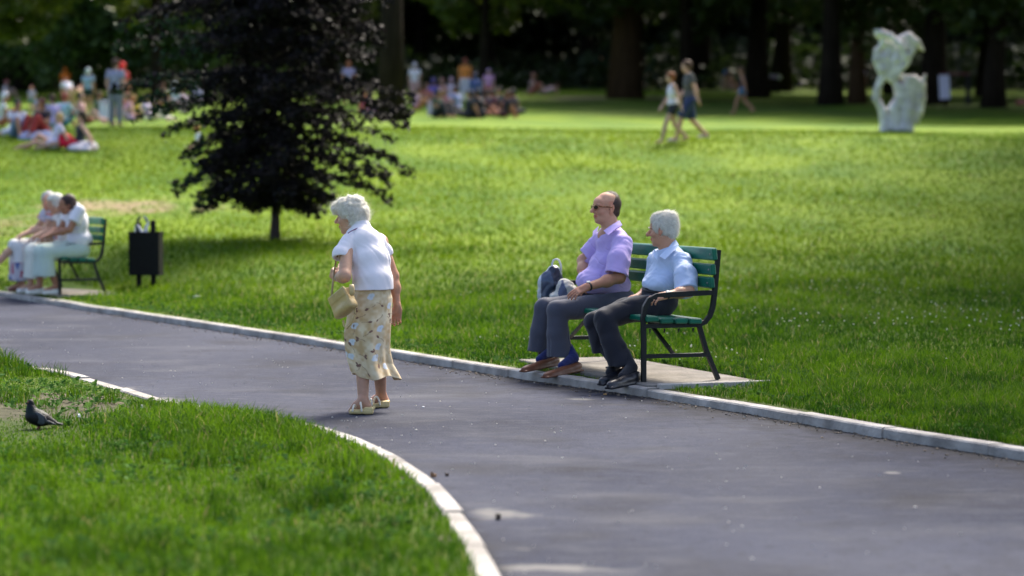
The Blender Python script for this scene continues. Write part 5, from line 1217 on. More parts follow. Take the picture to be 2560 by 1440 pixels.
def man_purple():
    base = np.array((*plane_pt(1400, 930, BZ), BZ)); root = empty('person', base, 'balding man in lilac shirt and sunglasses sitting upright in the middle of the bench', 'person')
    o = base; J = {'fwd': BFW}
    for k, v in dict(pel=(1542, 738, 18.97), nk=(1527, 574, 19.0), shL=(1556, 612, 18.80), elL=(1549, 693, 18.70), wrL=(1466, 718, 18.50), shR=(1505, 604, 19.17), elR=(1458, 652, 19.22), wrR=(1458, 706, 19.0),
                     hipL=(1550, 758, 18.87), knL=(1392, 776, 18.66), anL=(1428, 902, 18.66), hipR=(1528, 750, 19.05), knR=(1360, 768, 18.88), anR=(1368, 886, 18.92)).items(): J[k] = A(*v)
    J['hR'] = fr((-.90, -.44, .02), (.03, 0, 1)); J['hd'] = A(1516, 519, 18.98)
    lo, hi = bounds(J, .16); F = SDF(lo, hi, .0038); F.k = .02
    torso(F, J, .15, .10); limbs(F, J, (.052, .047, .030), (.06, .040, .034))
    head_sdf(F, J['hd'], J['hR'], 1.05, nose=1.15, jaw=1.12, old=1); F.frame()
    F.cone(A(1530, 575, 18.97), A(1519, 545, 18.97), .066, .060, world=True, k=.04)
    F.ell(A(1508, 590, 18.97), (.045, .06, .05), world=True, k=.04)
    hx = A(1418, 742, 18.44) - J['wrL']; hand_sdf(F, J['wrL'], fr(hx, (.2, -.45, 1)), -1, 1.0, (8, 18, 12), 5, (35, 15))
    hx = A(1440, 740, 18.9) - J['wrR']; hand_sdf(F, J['wrR'], fr(hx, (-.3, 0, 1)), 1, 1.0, (10, 20, 15), 5, (35, 15))
    def col(V):
        c = skin_col(SK_OLD * (1.0, .92, .9), J)(V); q = (V - J['hd']) @ J['hR']; c[q[:, 2] > .055] *= (1.12, 1.2, 1.2)
        arm = (V[:, 2] < J['elL'][2] + .05) & (V[:, 2] > .4); c[arm] *= (.86, .78, .74); return c
    link('body', F.mesh('man_body', M_skin, o, colf=col), root)
    # short dark hair round the back and sides
    H = SDF(J['hd'] - .16, J['hd'] + .16, .004); H.frame(J['hd'], J['hR'], 1.05); H.k = .01
    H.ell((-.020, 0, .027), (.0965, .0805, .0885)); H.ell((-.045, 0, -.03), (.060, .066, .055))
    H.cut((.006, 0, .0), (.9, 0, .55), .2); H.cut((-.05, 0, -.075), (.1, 0, -1), .12)
    hb = H; hb.ell((-.002, .086, -.008), (.028, .018, .042), mode='s', k=.004); hb.ell((-.002, -.086, -.008), (.028, .018, .042), mode='s', k=.004)
    M_dh = mat('dark_hair', (.075, .045, .035), .55, .2, 60, attr=True)
    hair_obj(H, 'hair', root, M_dh, 5000, .018, .0013, lambda p: np.tile((.5, .2, -1.0), (len(p), 1)), .12, .2, seed=7)
    T = SDF(J['hd'] - .16, J['hd'] + .2, .004); T.frame(J['hd'], J['hR'], 1.05); T.k = .01; T.ell((-.03, 0, .038), (.075, .060, .0845))
    T.cut((-.03, 0, .075), (0, 0, -1), .2); M_th = mat('thin_grey_hair', (.24, .19, .18), .6, .2, 80, attr=True)
    hair_obj(T, 'thin_hair', root, M_th, 1400, .035, .0011, lambda p: np.tile((1.0, .3, .1), (len(p), 1)), .08, .2, seed=8)
    for s_ in (1, -1):
        m = MB(); hR = J['hR']; W = lambda x, y, z: J['hd'] + hR @ (np.array((x, y, z)) * 1.05) - o
        m.sweep([W(.094, .014 * s_, .019), W(.095, .03 * s_, .024), W(.085, .046 * s_, .019)], [.003, .004, .0025], 6); m.build('eyebrow', M_brow, root, True)
    # sunglasses
    W = lambda x, y, z: J['hd'] + J['hR'] @ (np.array((x, y, z)) * 1.05) - o
    sg = bpy.data.objects.new('sunglasses', None); M_fr = mat('tortoise_frame', (.20, .075, .02), .25, .4, 60); M_ln = mat('dark_lens', (.012, .009, .008), .2, spec=.25)
    m = MB(); m.sweep([W(.112, -.012, .008), W(.115, 0, .010), W(.112, .012, .008)], .0022, 6)
    for s_ in (1, -1): m.sweep([W(.098, .056 * s_, .008), W(.07, .073 * s_, .007), W(.02, .082 * s_, .006), (W(-.006, .084 * s_, .002))], [.0045, .004, .0035, .003], 6, (1, 1.2))
    fo = m.build('sunglasses', M_fr, root, True)
    for s_ in (1, -1):
        m = MB(); c_ = W(.107, .034 * s_, .001); n_ = J['hR'] @ np.array((1, .32 * s_, 0)); n_ /= np.linalg.norm(n_); m.sweep([c_ - n_ * .0015, c_ + n_ * .0015], [.0225, .0215], 16, (1.0, .68)); m.build('lens', M_ln, fo, False)
        m = MB(); m.sweep([c_ - n_ * .0012, c_ + n_ * .0008], [.0245, .0245], 16, (1.0, .70)); m.build('lens_rim', M_fr, fo, False)
    # shirt
    B = SDF(lo, hi, .004); Rb = fr((-.9, -.34, -.22), (-.05, 0, 1)); B.k = .05; f0 = fr(BFW)
    B.ell(A(1536, 620, 19.0), (.120, .185, .115), rot=f0, world=True); B.ell(A(1520, 662, 18.98), (.145, .18, .12), rot=f0, world=True)
    B.ell(A(1490, 703, 18.93), (.150, .172, .105), rot=f0, world=True); B.ell(A(1530, 712, 18.97), (.135, .175, .11), rot=f0, world=True)
    B.cone(A(1528, 600, 19.0), A(1526, 572, 19.0), .12, .070, world=True, k=.05); B.ell(A(1530, 590, 18.98), (.09, .17, .06), rot=f0, world=True, k=.05)
    G = B.like(); G.chain([A(1556, 610, 18.82), A(1547, 650, 18.73), A(1540, 705, 18.67)], [.076, .086, .098], world=True, k=.03)
    G.cut(A(1539, 684, 18.68), A(1530, 712, 18.66) - A(1549, 640, 18.72), .30, world=True); G.cone(A(1541, 684, 18.68), A(1537, 725, 18.65), .070, .084, mode='s', k=.004, world=True); B.merge(G, .03)
    B.cone(A(1503, 604, 19.17), A(1468, 640, 19.2), .075, .075, world=True, k=.04)
    B.cut(A(1515, 744, 18.95), np.array((.12, 0, -1)), .32, world=True)
    B.cut(A(1462, 632, 19.2), A(1458, 652, 19.22) - A(1503, 604, 19.17), .085, world=True)
    B.cone(A(1515, 566, 18.93), A(1491, 600, 18.86), .050, .008, mode='s', k=.008, world=True); B.cone(A(1525, 578, 19.0), A(1518, 545, 19.0), .064, .07, mode='s', k=.006, world=True)
    M_sh = cloth('lilac_shirt', (.50, .39, .74), .8, .04)
    fa, fb = folds(.010, 8, (.5, .1, .8), 3.2, 13), folds(.006, 15, (-.8, 0, .5), 3, 18)
    link('shirt', B.mesh('shirt', M_sh, o, disp=lambda V, N: fa(V, N) + fb(V, N), smooth_it=2), root)
    plate([A(1549, 551, 18.93), A(1556, 563, 18.88), A(1541, 571, 18.80), A(1521, 588, 18.76), A(1509, 577, 18.80), A(1530, 562, 18.86)], .005, 'collar', M_sh, root, (-.2, -1, .4))
    plate([A(1497, 565, 19.03), A(1494, 578, 18.98), A(1482, 590, 18.95), A(1483, 578, 19.0)], .005, 'collar', M_sh, root, (-.4, -1, .1))
    plate([A(1497, 634, 18.79), A(1520, 634, 18.76), A(1522, 640, 18.755), A(1520, 661, 18.76), A(1497, 659, 18.775)], .004, 'pocket', M_sh, root, (-.35, -1, 0)) if False else None
    M_btn = mat('button', (.6, .5, .75), .3)
    # trousers
    M_tr = cloth('grey_trousers', (.066, .070, .094), .8, .06)
    J2 = dict(J); J2['waist'] = None
    trousers(root, J2, 'trousers', M_tr, [(A(1540, 752, 18.96), (.125, .17, .09), None), (A(1545, 742, 18.96), (.135, .17, .06), None)],
             [([A(1548, 760, 18.87), A(1470, 768, 18.75), A(1394, 776, 18.66), A(1396, 835, 18.66), A(1402, 905, 18.66)], [.098, .088, .078, .083, .106]),
              ([A(1528, 752, 19.05), A(1440, 762, 18.95), A(1362, 770, 18.88), A(1352, 830, 18.88), A(1343, 895, 18.9)], [.095, .085, .076, .078, .092])],
             [(A(1401, 892, 18.66), (0, 0, -1), .105), (A(1343, 877, 18.9), (0, 0, -1), .095)],
             lambda V, N: folds(.009, 7, (0, .2, 1), 4, 23)(V, N) + .003 * vnoise(V, 14, 3))
    # socks, loafers
    M_sock = cloth('blue_sock', (.014, .022, .11)); M_loaf = mat('brown_leather', (.150, .055, .026), .42, .10, 25, .05, 90, spec=.4)
    for an, hl, to in (((1420, 870, 18.66), (1452, 927, 18.60), (1360, 946, 18.28)), ((1362, 850, 18.92), (1396, 912, 18.86), (1306, 931, 18.52))):
        a = A(*an); h_ = A(*hl); t_ = A(*to); m = a * .25 + h_ * .75 + np.array((-.035, -.01, .035)); S = SDF(np.minimum(a, t_) - .14, np.maximum(a, h_) + .1, .0045); S.chain([a, m + (0, 0, .02), m * .6 + t_ * .4 + np.array((0, 0, .015))], [.042, .042, .030], .02, world=True)
        link('sock', S.mesh('sock', M_sock, o, disp=folds(.002, 40, (1, 0, 0), 2, 4)), root)
        S = SDF(np.minimum(h_, t_) - .12, np.maximum(h_, t_) + .12, .004); shoe(S, h_, t_, .047, .062, .014, (0, 0, 1))
        link('loafer', S.mesh('loafer', M_loaf, o, disp=lambda V, N: .0005 * vnoise(V, 60, 2)), root)
    ring(None, J['elL'], J['wrL'], .93, .036, .008, M_watchb, 'wristwatch', root, (-.3, -.35, .9))
man_purple()

def man_white_hair():
    base = np.array((*plane_pt(1560, 955, BZ), BZ)); root = empty('person', base, 'white haired old man in pale blue shirt resting his forearm on the bench armrest', 'person')
    o = base; J = {'fwd': BFW}
    for k, v in dict(pel=(1652, 752, 18.16), nk=(1668, 622, 18.22), shL=(1704, 656, 18.02), elL=(1722, 728, 17.80), wrL=(1662, 739, 17.66), shR=(1640, 650, 18.36), elR=(1630, 720, 18.42), wrR=(1590, 745, 18.2),
                     hipL=(1648, 768, 18.08), knL=(1508, 800, 17.78), anL=(1570, 925, 17.74), hipR=(1640, 762, 18.25), knR=(1484, 802, 18.02), anR=(1540, 918, 17.88)).items(): J[k] = A(*v)
    J['hR'] = fr((-.93, .38, -.06), (.02, 0, 1)); J['hd'] = A(1658, 575, 18.2)
    lo, hi = bounds(J, .16); F = SDF(lo, hi, .0038); F.k = .02
    torso(F, J, .13, .07); limbs(F, J, (.046, .040, .027), (.058, .038, .032))
    head_sdf(F, J['hd'], J['hR'], 1.0, nose=1.25, jaw=.95, old=1); F.frame()
    F.cone(A(1680, 632, 18.2), A(1664, 600, 18.2), .062, .055, world=True, k=.04)
    hx = A(1600, 753, 17.52) - J['wrL']; hand_sdf(F, J['wrL'], fr(hx, (.1, -.55, 1)), -1, .98, (14, 38, 30), 7, (40, 25))
    hand_sdf(F, J['wrR'], fr((-.9, -.3, -.1), (0, 0, 1)), 1, .95, (10, 25, 20), 5, (35, 15))
    link('body', F.mesh('man_body', M_skin, o, colf=skin_col(SK_OLD * (1.0, .90, .86), J)), root)
    H = SDF(J['hd'] - .2, J['hd'] + .2, .0042); H.frame(J['hd'], J['hR']); H.k = .02
    H.ell((-.016, 0, .036), (.105, .085, .093)); H.ell((.028, 0, .085), (.062, .058, .048)); H.ell((-.055, 0, -.005), (.056, .070, .058)); H.ell((-.04, 0, .09), (.07, .06, .05))
    H.ell((.105, 0, -.045), (.070, .10, .088), mode='s', k=.012); H.cut((-.04, 0, -.058), (.1, 0, -1), .13, k=.01)
    for s_ in (1, -1): H.ell((.004, .095 * s_, -.018), (.033, .030, .040), mode='s', k=.006)
    hc = J['hd'] - o
    hair_obj(H, 'hair', root, M_white_hair, 7000, .034, .0018, lambda p: np.stack([.9 + 0 * p[:, 0], 0 * p[:, 0], -1.0 + (p[:, 2] - hc[2]) * 4], -1), .24, .6,
             disp=lambda V, N: .005 * (1 - 2 * np.abs(vnoise(V * np.array((1, 1, .5)), 34, 2))) + .002 * vnoise(V, 80, 3), seed=5)
    m = MB(); W = lambda x, y, z: J['hd'] + J['hR'] @ np.array((x, y, z)) - o
    for s_ in (1, -1):
        m = MB(); m.sweep([W(.096, .014 * s_, .020), W(.104, .028 * s_, .024), W(.092, .046 * s_, .018)], [.004, .006, .003], 6); m.build('eyebrow', M_browl, root, True)
    # shirt
    B = SDF(lo, hi, .004); f0 = fr(BFW, (.25, 0, 1)); B.k = .05
    B.ell(A(1682, 656, 18.2), (.115, .165, .090), rot=f0, world=True); B.cone(A(1704, 652, 18.05), A(1648, 650, 18.34), .072, .072, world=True); B.ell(A(1672, 645, 18.18), (.085, .11, .06), rot=f0, world=True); B.ell(A(1668, 686, 18.2), (.125, .16, .105), rot=f0, world=True)
    B.ell(A(1652, 708, 18.15), (.135, .155, .085), rot=f0, world=True); B.cone(A(1680, 645, 18.2), A(1676, 620, 18.2), .10, .064, world=True)
    G = B.like(); G.chain([A(1704, 656, 18.03), A(1713, 690, 17.92), A(1718, 745, 17.80)], [.068, .076, .088], world=True, k=.03)
    G.cut(A(1714, 728, 17.83), A(1722, 760, 17.78) - A(1704, 690, 17.95), .30, world=True); G.cone(A(1716, 724, 17.85), A(1719, 765, 17.77), .058, .074, mode='s', k=.004, world=True); B.merge(G, .03)
    B.cone(A(1642, 650, 18.36), A(1634, 700, 18.4), .07, .075, world=True, k=.03)
    B.cut(A(1645, 728, 18.15), np.array((-.38, 0, -1)), .17, world=True); B.cut(A(1632, 708, 18.4), (0, 0, -1), .08, world=True)
    B.cone(A(1676, 616, 18.2), A(1664, 586, 18.2), .052, .060, mode='s', k=.006, world=True)
    M_sh = cloth('pale_blue_shirt', (.50, .60, .80), .8, .04); fa, fb = folds(.012, 9, (.7, .1, .8), 3.2, 33), folds(.007, 17, (-.7, 0, .7), 3, 38)
    link('shirt', B.mesh('shirt', M_sh, o, disp=lambda V, N: fa(V, N) + fb(V, N), smooth_it=2), root)
    plate([A(1688, 598, 18.2), A(1697, 612, 18.12), A(1684, 628, 18.03), A(1662, 649, 17.98), A(1648, 641, 18.0), A(1668, 622, 18.06)], .005, 'collar', M_sh, root, (-.1, -1, .5))
    plate([A(1636, 622, 18.16), A(1646, 638, 18.06), A(1643, 650, 18.04), A(1634, 640, 18.1)], .005, 'collar', M_sh, root, (-.5, -1, .2))
    m = MB()
    # trousers
    M_tr = cloth('charcoal_trousers', (.017, .018, .026), .8, .08)
    J2 = dict(J); J2['waist'] = None
    trousers(root, J2, 'trousers', M_tr, [(A(1648, 755, 18.15), (.135, .16, .095), None), (A(1650, 728, 18.15), (.125, .145, .05), fr(BFW, (.3, 0, 1)))],
             [([A(1650, 765, 18.08), A(1575, 775, 17.92), A(1510, 797, 17.80), A(1528, 850, 17.77), A(1556, 915, 17.74)], [.098, .092, .076, .074, .094]),
              ([A(1640, 762, 18.25), A(1560, 778, 18.12), A(1486, 803, 18.02), A(1497, 847, 18.0), A(1509, 897, 17.98)], [.096, .088, .072, .066, .074])],
             [(A(1553, 912, 17.74), (.15, 0, -1), .093), (A(1505, 882, 17.98), (0, 0, -1), .08)],
             lambda V, N: folds(.014, 8, (.6, .1, .8), 3, 43)(V, N) + .003 * vnoise(V, 16, 4))
    m = MB(); 
    B2 = SDF(A(1650, 725, 18.15) - .22, A(1650, 725, 18.15) + .22, .005); B2.ell(A(1648, 724, 18.15), (.131, .151, .022), rot=fr(BFW, (.38, 0, 1)), world=True, k=0)
    link('belt', B2.mesh('belt', mat('black_belt', (.012, .012, .012), .4), o), root)
    M_bs = mat('black_leather', (.010, .011, .016), .34, .2, 30, .04, 90, spec=.5); M_sock = cloth('dark_sock', (.015, .016, .022))
    for an, hl, to in (((1562, 885, 17.74), (1600, 958, 17.64), (1520, 974, 17.36)), ((1506, 865, 17.97), (1566, 950, 17.80), (1500, 965, 17.62))):
        a = A(*an); h_ = A(*hl); t_ = A(*to); m = a * .25 + h_ * .75 + np.array((-.035, -.01, .04)); S = SDF(np.minimum(a, t_) - .14, np.maximum(a, h_) + .12, .0045); S.chain([a, m + (0, 0, .02), m * .6 + t_ * .4 + np.array((0, 0, .015))], [.042, .042, .030], .02, world=True)
        link('sock', S.mesh('sock', M_sock, o), root)
        S = SDF(np.minimum(h_, t_) - .12, np.maximum(h_, t_) + .14, .004); shoe(S, h_, t_, .046, .078, .020, (0, 0, 1), point=.85)
        link('shoe', S.mesh('shoe', M_bs, o, disp=lambda V, N: .0005 * vnoise(V, 50, 2)), root)
    ring(None, J['elL'], J['wrL'], .92, .031, .011, M_watchb, 'wristwatch', root, (-.3, -.8, .5))
man_white_hair()

# bags between the man and the far end of the bench
def bench_bags():
    c = A(1379, 712, 19.35); root = empty('carrier_bag', c, 'crumpled dark blue carrier bag with white loop handle on the bench\'s far end', 'bag')
    F = SDF(c - .25, c + .25, .006); F.k = .03; p = lambda x, y, d=0: A(x, y, 19.35 + d)
    F.chain([p(1384, 680), p(1376, 705), p(1366, 740)], [.05, .085, .07], world=True); F.chain([p(1392, 690), p(1398, 720), p(1385, 750)], [.04, .06, .07], world=True); F.chain([p(1370, 700), p(1354, 705)], [.05, .02], world=True); F.cone(p(1360, 720), p(1355, 712), .05, .02, world=True)
    def col(V):
        t = vnoise(V, 13, 5); cc = np.tile(np.array((.022, .030, .055)), (len(V), 1)); cc[t > .3] = (.05, .07, .12); w = (vnoise(V, 12, 9) > .58) | (V[:, 0] < p(1353, 0)[0]); cc[w] = (.42, .46, .52); return cc
    link('bag_body', F.mesh('bag_body', mat('plastic_blue_bag', (0, 0, 0), .32, .2, 20, attr=True, spec=.5), c, disp=folds(.012, 14, (.4, 0, 1), 2.5, 6), colf=col), root)
    m = MB(); m.sweep([p(*q) - c for q in ((1383, 673), (1380, 660), (1384, 650), (1391, 647.5), (1397, 650), (1402, 662), (1403, 678))], [.010, .009, .008, .0075, .008, .009, .009], 8, (1, 1)); m.build('handle', mat('white_handle', (.66, .68, .68), .35), root, True)
    c2 = A(1412, 722, 19.2); r2 = empty('cloth_bag', c2, 'pale grey cloth bag tucked against the man in the lilac shirt', 'bag'); F = SDF(c2 - .2, c2 + .2, .006); F.k = .03
    F.ell(c2, (.07, .06, .07), world=True); F.ell(c2 + (.04, 0, -.02), (.06, .05, .05), world=True); F.cone(c2 + (-.02, 0, .05), c2 + (.05, 0, .045), .018, .012, world=True)
    F.ell(c2 + (-.05, 0, -.06), (.07, .06, .04), world=True)
    def col2(V):
        t = vnoise(V, 12, 7); cc = np.tile(np.array((.50, .49, .45)), (len(V), 1)); cc[t > .35] = (.10, .12, .20); return cc
    link('bag_body', F.mesh('bag_body2', mat('grey_cloth_bag', (0, 0, 0), .8, .1, 20, attr=True), c2, disp=folds(.010, 18, (1, 0, .3), 2.5, 9), colf=col2), r2)
bench_bags()
# ------------------------------------------------------------------ women on the left bench (blurred by distance)
LFW = np.array((-LU[1], LU[0], 0.0)); LFW /= np.linalg.norm(LFW)
if LFW[0] > 0: LFW = -LFW
def bench_woman(s, label, hair, haircol, top, skirt, shoe_c, lean=.12, knee=.62, side=1, hd=None, face_dir=None, skin_c=SK_OLD, legpose=0, skirt_attr=None, kerchief=None, arm_px=None):
    ux = np.array((*LU, 0.0)); bk = -LFW; org = np.array((*LN, BZ)) + ux * s; root = empty('person', org, label, 'person', 'women sitting on the left bench')
    Wp = lambda f, l, z: org + LFW * f + ux * (-l) + np.array((0, 0, z))      # f forward of the seat's front edge, l to the person's left (towards the camera)
    J = dict(fwd=LFW, pel=Wp(-.30, 0, .60), nk=Wp(-.30 + lean, 0, 1.10), shL=Wp(-.30 + lean, .17, 1.06), shR=Wp(-.30 + lean, -.17, 1.06), elL=Wp(-.16 + lean, .21, .82), elR=Wp(-.16 + lean, -.21, .82),
             wrL=Wp(.06 + lean, .12, .76), wrR=Wp(.06 + lean, -.08, .74), hipL=Wp(-.28, .09, .56), hipR=Wp(-.28, -.09, .56), knL=Wp(.17, .10, .53), knR=Wp(.17, -.08, .53), anL=Wp(.13 + .1 * legpose, .09, .10), anR=Wp(.20, -.08, .10))
    if legpose == 2: J['knL'] = Wp(.32, .02, .60); J['anL'] = Wp(.62, .02, .30)
    J['hR'] = fr(face_dir if face_dir is not None else LFW + (0, 0, -.25)); J['hd'] = Wp(-.10 + lean * 1.35, 0, 1.25) if hd is None else hd
    lo, hi = bounds(J, .16); F = SDF(lo, hi, .0085); F.k = .02; torso(F, J, .15, .10); limbs(F, J, (.05, .043, .028), (.075, .05, .035)); head_sdf(F, J['hd'], J['hR'], .98); 
    for w_, sd in (('L', -1), ('R', 1)): hand_sdf(F, J['wr' + w_], fr(LFW * 1.0 + (0, 0, -.3), (0, 0, 1)), sd, 1.0, (20, 30, 20), 5)
    for an in ('anL', 'anR'): F.cone(J[an], J[an] + LFW * .14 - np.array((0, 0, .05)), .036, .026, world=True)
    link('body', F.mesh('person_body', M_skin, org, colf=skin_col(skin_c, J)), root)
    H = SDF(J['hd'] - .2, J['hd'] + .2, .009); H.frame(J['hd'], J['hR']); H.k = .02; H.ell((-.03, 0, .03), (.105, .095, .10)); H.ell((-.05, 0, -.02), (.07, .085, .07)); H.ell((.10, 0, -.05), (.07, .1, .09), mode='s')
    link('hair', H.mesh('hair', mat('hair_' + hair, haircol, .7, .25, 40), org, disp=lambda V, N: .008 * vnoise(V, 25, 3)), root)
    B = SDF(lo, hi, .0085); f0 = fr(LFW, J['nk'] - J['pel']); B.k = .05
    B.ell(J['pel'] + (0, 0, .08), (.16, .19, .14), rot=f0, world=True); B.ell(J['pel'] * .4 + J['nk'] * .6, (.14, .185, .20), rot=f0, world=True); B.cone(J['nk'] - (0, 0, .08), J['nk'], .10, .07, world=True)
    for w_ in 'LR': B.cone(J['sh' + w_], J['sh' + w_] * .35 + J['el' + w_] * .65, .075, .08, world=True, k=.03); B.cut(J['sh' + w_] * .4 + J['el' + w_] * .6, J['el' + w_] - J['sh' + w_], .11, world=True)
    B.cut(J['pel'] + (0, 0, -.04), (0, 0, -1), .3, world=True)
    fd = folds(.009, 8, (.3, 0, 1), 3, int(s * 10))
    if isinstance(top, tuple): link('blouse', B.mesh('blouse', cloth('blouse_' + hair, top, .8, .04), org, disp=fd), root)
    else: link('blouse', B.mesh('blouse', cloth('blouse_' + hair, (1, 1, 1), .8, .04, attr=True), org, disp=fd, colf=top), root)
    S = SDF(lo - .1, hi + .1, .0085); S.k = .04
    kn = (J['knL'] + J['knR']) / 2; S.cone(J['pel'] + (0, 0, -.03), kn, .13, .12, world=True); 
    for w_ in 'LR': S.cone(J['hip' + w_], J['kn' + w_], .11, .085, world=True)
    dn = knee; S.chain([kn + ux * .08, kn + ux * .08 + (0, 0, -dn * .4)], [.10, .12], world=True); S.chain([kn - ux * .08, kn - ux * .08 + (0, 0, -dn * .4)], [.10, .12], world=True)
    S.cut(kn + (0, 0, -dn * .42), (0, 0, -1), .32, world=True)
    if callable(skirt): link('skirt', S.mesh('skirt', cloth('skirt_' + hair, (1, 1, 1), .8, .04, attr=True), org, disp=fd, colf=skirt), root)
    else: link('skirt', S.mesh('skirt', cloth('skirt_' + hair, skirt, .8, .04), org, disp=fd), root)
    M_s = mat('shoe_' + hair, shoe_c, .5)
    for an in ('anL', 'anR'):
        h_ = J[an] + np.array((0, 0, -.095)) - LFW * .05; t_ = h_ + LFW * .23; S2 = SDF(np.minimum(h_, t_) - .1, np.maximum(h_, t_) + .14, .007); shoe(S2, h_, t_, .045, .07, .02); link('shoe', S2.mesh('shoe', M_s, org), root)
    if kerchief:
        K = SDF(J['hd'] - .2, J['hd'] + .2, .009); K.frame(J['hd'], J['hR']); K.ell((-.01, 0, .05), (.118, .105, .105)); K.cut((0, 0, .055), (.25, 0, -1), .25); link('sun_hat', K.mesh('sun_hat', cloth('hat_cloth', kerchief), org), root)
    return root
def floral(base, c2, c3, sc, seed):
    def f(V):
        a, b = vnoise(V, sc, seed), vnoise(V, sc * 1.3, seed + 1); c = np.tile(np.array(base), (len(V), 1)); c[a > .22] = c2; c[b > .28] = c3; return c
    return f
bench_woman(.14, 'dark haired woman in white blouse and mint skirt nearest the waste bin', 'dark', (.035, .018, .018), (.72, .71, .76), (.46, .56, .50), (.70, .68, .60), .05, .70, legpose=-1, skin_c=SK_TAN, hd=A(167, 511, 30.72))
bench_woman(.58, 'woman in cream sun hat and white dress between the two other seated women', 'cream', (.60, .57, .52), (.70, .70, .70), (.66, .68, .60), (.72, .70, .66), .04, .80, kerchief=(.66, .64, .55), hd=A(140, 512, 31.1), skin_c=SK_OLD)
bench_woman(1.02, 'grey haired woman in floral blouse farthest along the left bench', 'grey', (.36, .34, .34), floral((.50, .48, .56), (.55, .20, .16), (.22, .28, .42), 16, 5), lambda V: np.where((V[:, 2:3] < .47), floral((.50, .48, .54), (.42, .08, .12), (.10, .14, .32), 16, 8)(V), np.array((.68, .67, .66))), (.20, .07, .05), .11, 1.0, legpose=2, hd=A(120, 503, 31.5), face_dir=(-.2, -.9, -.2))
def woven_bag():
    c = A(117, 612, 30.9); c[2] = max(c[2], .65); r = empty('handbag', c, 'tan leather handbag on the dark haired woman\'s lap', 'bag'); F = SDF(c - .2, c + .2, .009); F.k = .02
    F.ell(c, (.11, .06, .065), world=True); F.cone(c + (0, 0, .05), c + (.04, 0, .13), .02, .012, world=True); F.cone(c + (.04, 0, .13), c + (.08, 0, .05), .012, .02, world=True)
    link('bag_body', F.mesh('bag_body', mat('tan_leather', (.36, .20, .10), .5), c), r)
woven_bag()

# ------------------------------------------------------------------ picnickers, walkers: smaller figures built from posed skeletons
POSES = {
 'stand': dict(pel=(0, 0, .93), nk=(.01, 0, 1.42), hd=(.03, 0, 1.60), shL=(0, .17, 1.38), shR=(0, -.17, 1.38), elL=(-.02, .23, 1.10), elR=(-.02, -.23, 1.10), wrL=(.06, .22, .86), wrR=(.06, -.22, .86), hipL=(0, .09, .88), hipR=(0, -.09, .88), knL=(.02, .11, .48), knR=(.0, -.10, .48), anL=(-.02, .12, .07), anR=(-.02, -.11, .07)),
 'walk': dict(pel=(0, 0, .92), nk=(.03, 0, 1.42), hd=(.07, 0, 1.59), shL=(.02, .17, 1.38), shR=(.02, -.17, 1.38), elL=(-.08, .22, 1.12), elR=(.06, -.22, 1.11), wrL=(-.14, .23, .88), wrR=(.22, -.20, .91), hipL=(0, .09, .88), hipR=(0, -.09, .88), knL=(.20, .09, .50), knR=(-.06, -.09, .47), anL=(.30, .09, .08), anR=(-.38, -.09, .16)),
 'bend': dict(pel=(-.05, 0, .88), nk=(.36, 0, 1.16), hd=(.50, 0, 1.22), shL=(.30, .17, 1.13), shR=(.30, -.17, 1.13), elL=(.36, .20, .86), elR=(.36, -.20, .86), wrL=(.42, .15, .62), wrR=(.42, -.15, .62), hipL=(-.05, .09, .85), hipR=(-.05, -.09, .85), knL=(.02, .11, .46), knR=(.0, -.10, .46), anL=(-.04, .12, .07), anR=(-.04, -.11, .07)),
 'sit': dict(pel=(0, 0, .13), nk=(.06, 0, .62), hd=(.12, 0, .80), shL=(.05, .17, .58), shR=(.05, -.17, .58), elL=(.18, .24, .36), elR=(.18, -.24, .36), wrL=(.38, .12, .40), wrR=(.38, -.12, .40), hipL=(.03, .10, .12), hipR=(.03, -.10, .12), knL=(.42, .15, .45), knR=(.42, -.13, .45), anL=(.62, .12, .07), anR=(.60, -.12, .07)),
 'sit_legs': dict(pel=(0, 0, .13), nk=(-.10, 0, .60), hd=(-.08, 0, .78), shL=(-.09, .17, .56), shR=(-.09, -.17, .56), elL=(-.25, .24, .32), elR=(-.25, -.24, .32), wrL=(-.34, .22, .08), wrR=(-.34, -.22, .08), hipL=(.03, .10, .12), hipR=(.03, -.10, .12), knL=(.46, .13, .16), knR=(.42, -.12, .36), anL=(.86, .12, .07), anR=(.66, -.12, .07)),
 'cross': dict(pel=(0, 0, .13), nk=(.10, 0, .60), hd=(.17, 0, .77), shL=(.08, .17, .56), shR=(.08, -.17, .56), elL=(.12, .26, .32), elR=(.12, -.26, .32), wrL=(.32, .14, .24), wrR=(.32, -.14, .24), hipL=(.03, .10, .12), hipR=(.03, -.10, .12), knL=(.32, .34, .14), knR=(.32, -.34, .14), anL=(.38, -.06, .07), anR=(.42, .08, .07)),
 'lie': dict(pel=(0, 0, .15), nk=(-.50, 0, .26), hd=(-.62, 0, .40), shL=(-.44, .17, .25), shR=(-.44, -.14, .30), elL=(-.55, .26, .06), elR=(-.30, -.10, .36), wrL=(-.62, .06, .16), wrR=(-.08, -.04, .28), hipL=(.03, .08, .10), hipR=(.03, -.06, .20), knL=(.44, .10, .10), knR=(.36, -.06, .34), anL=(.86, .08, .07), anR=(.66, -.06, .07)),
}
_cache = {}
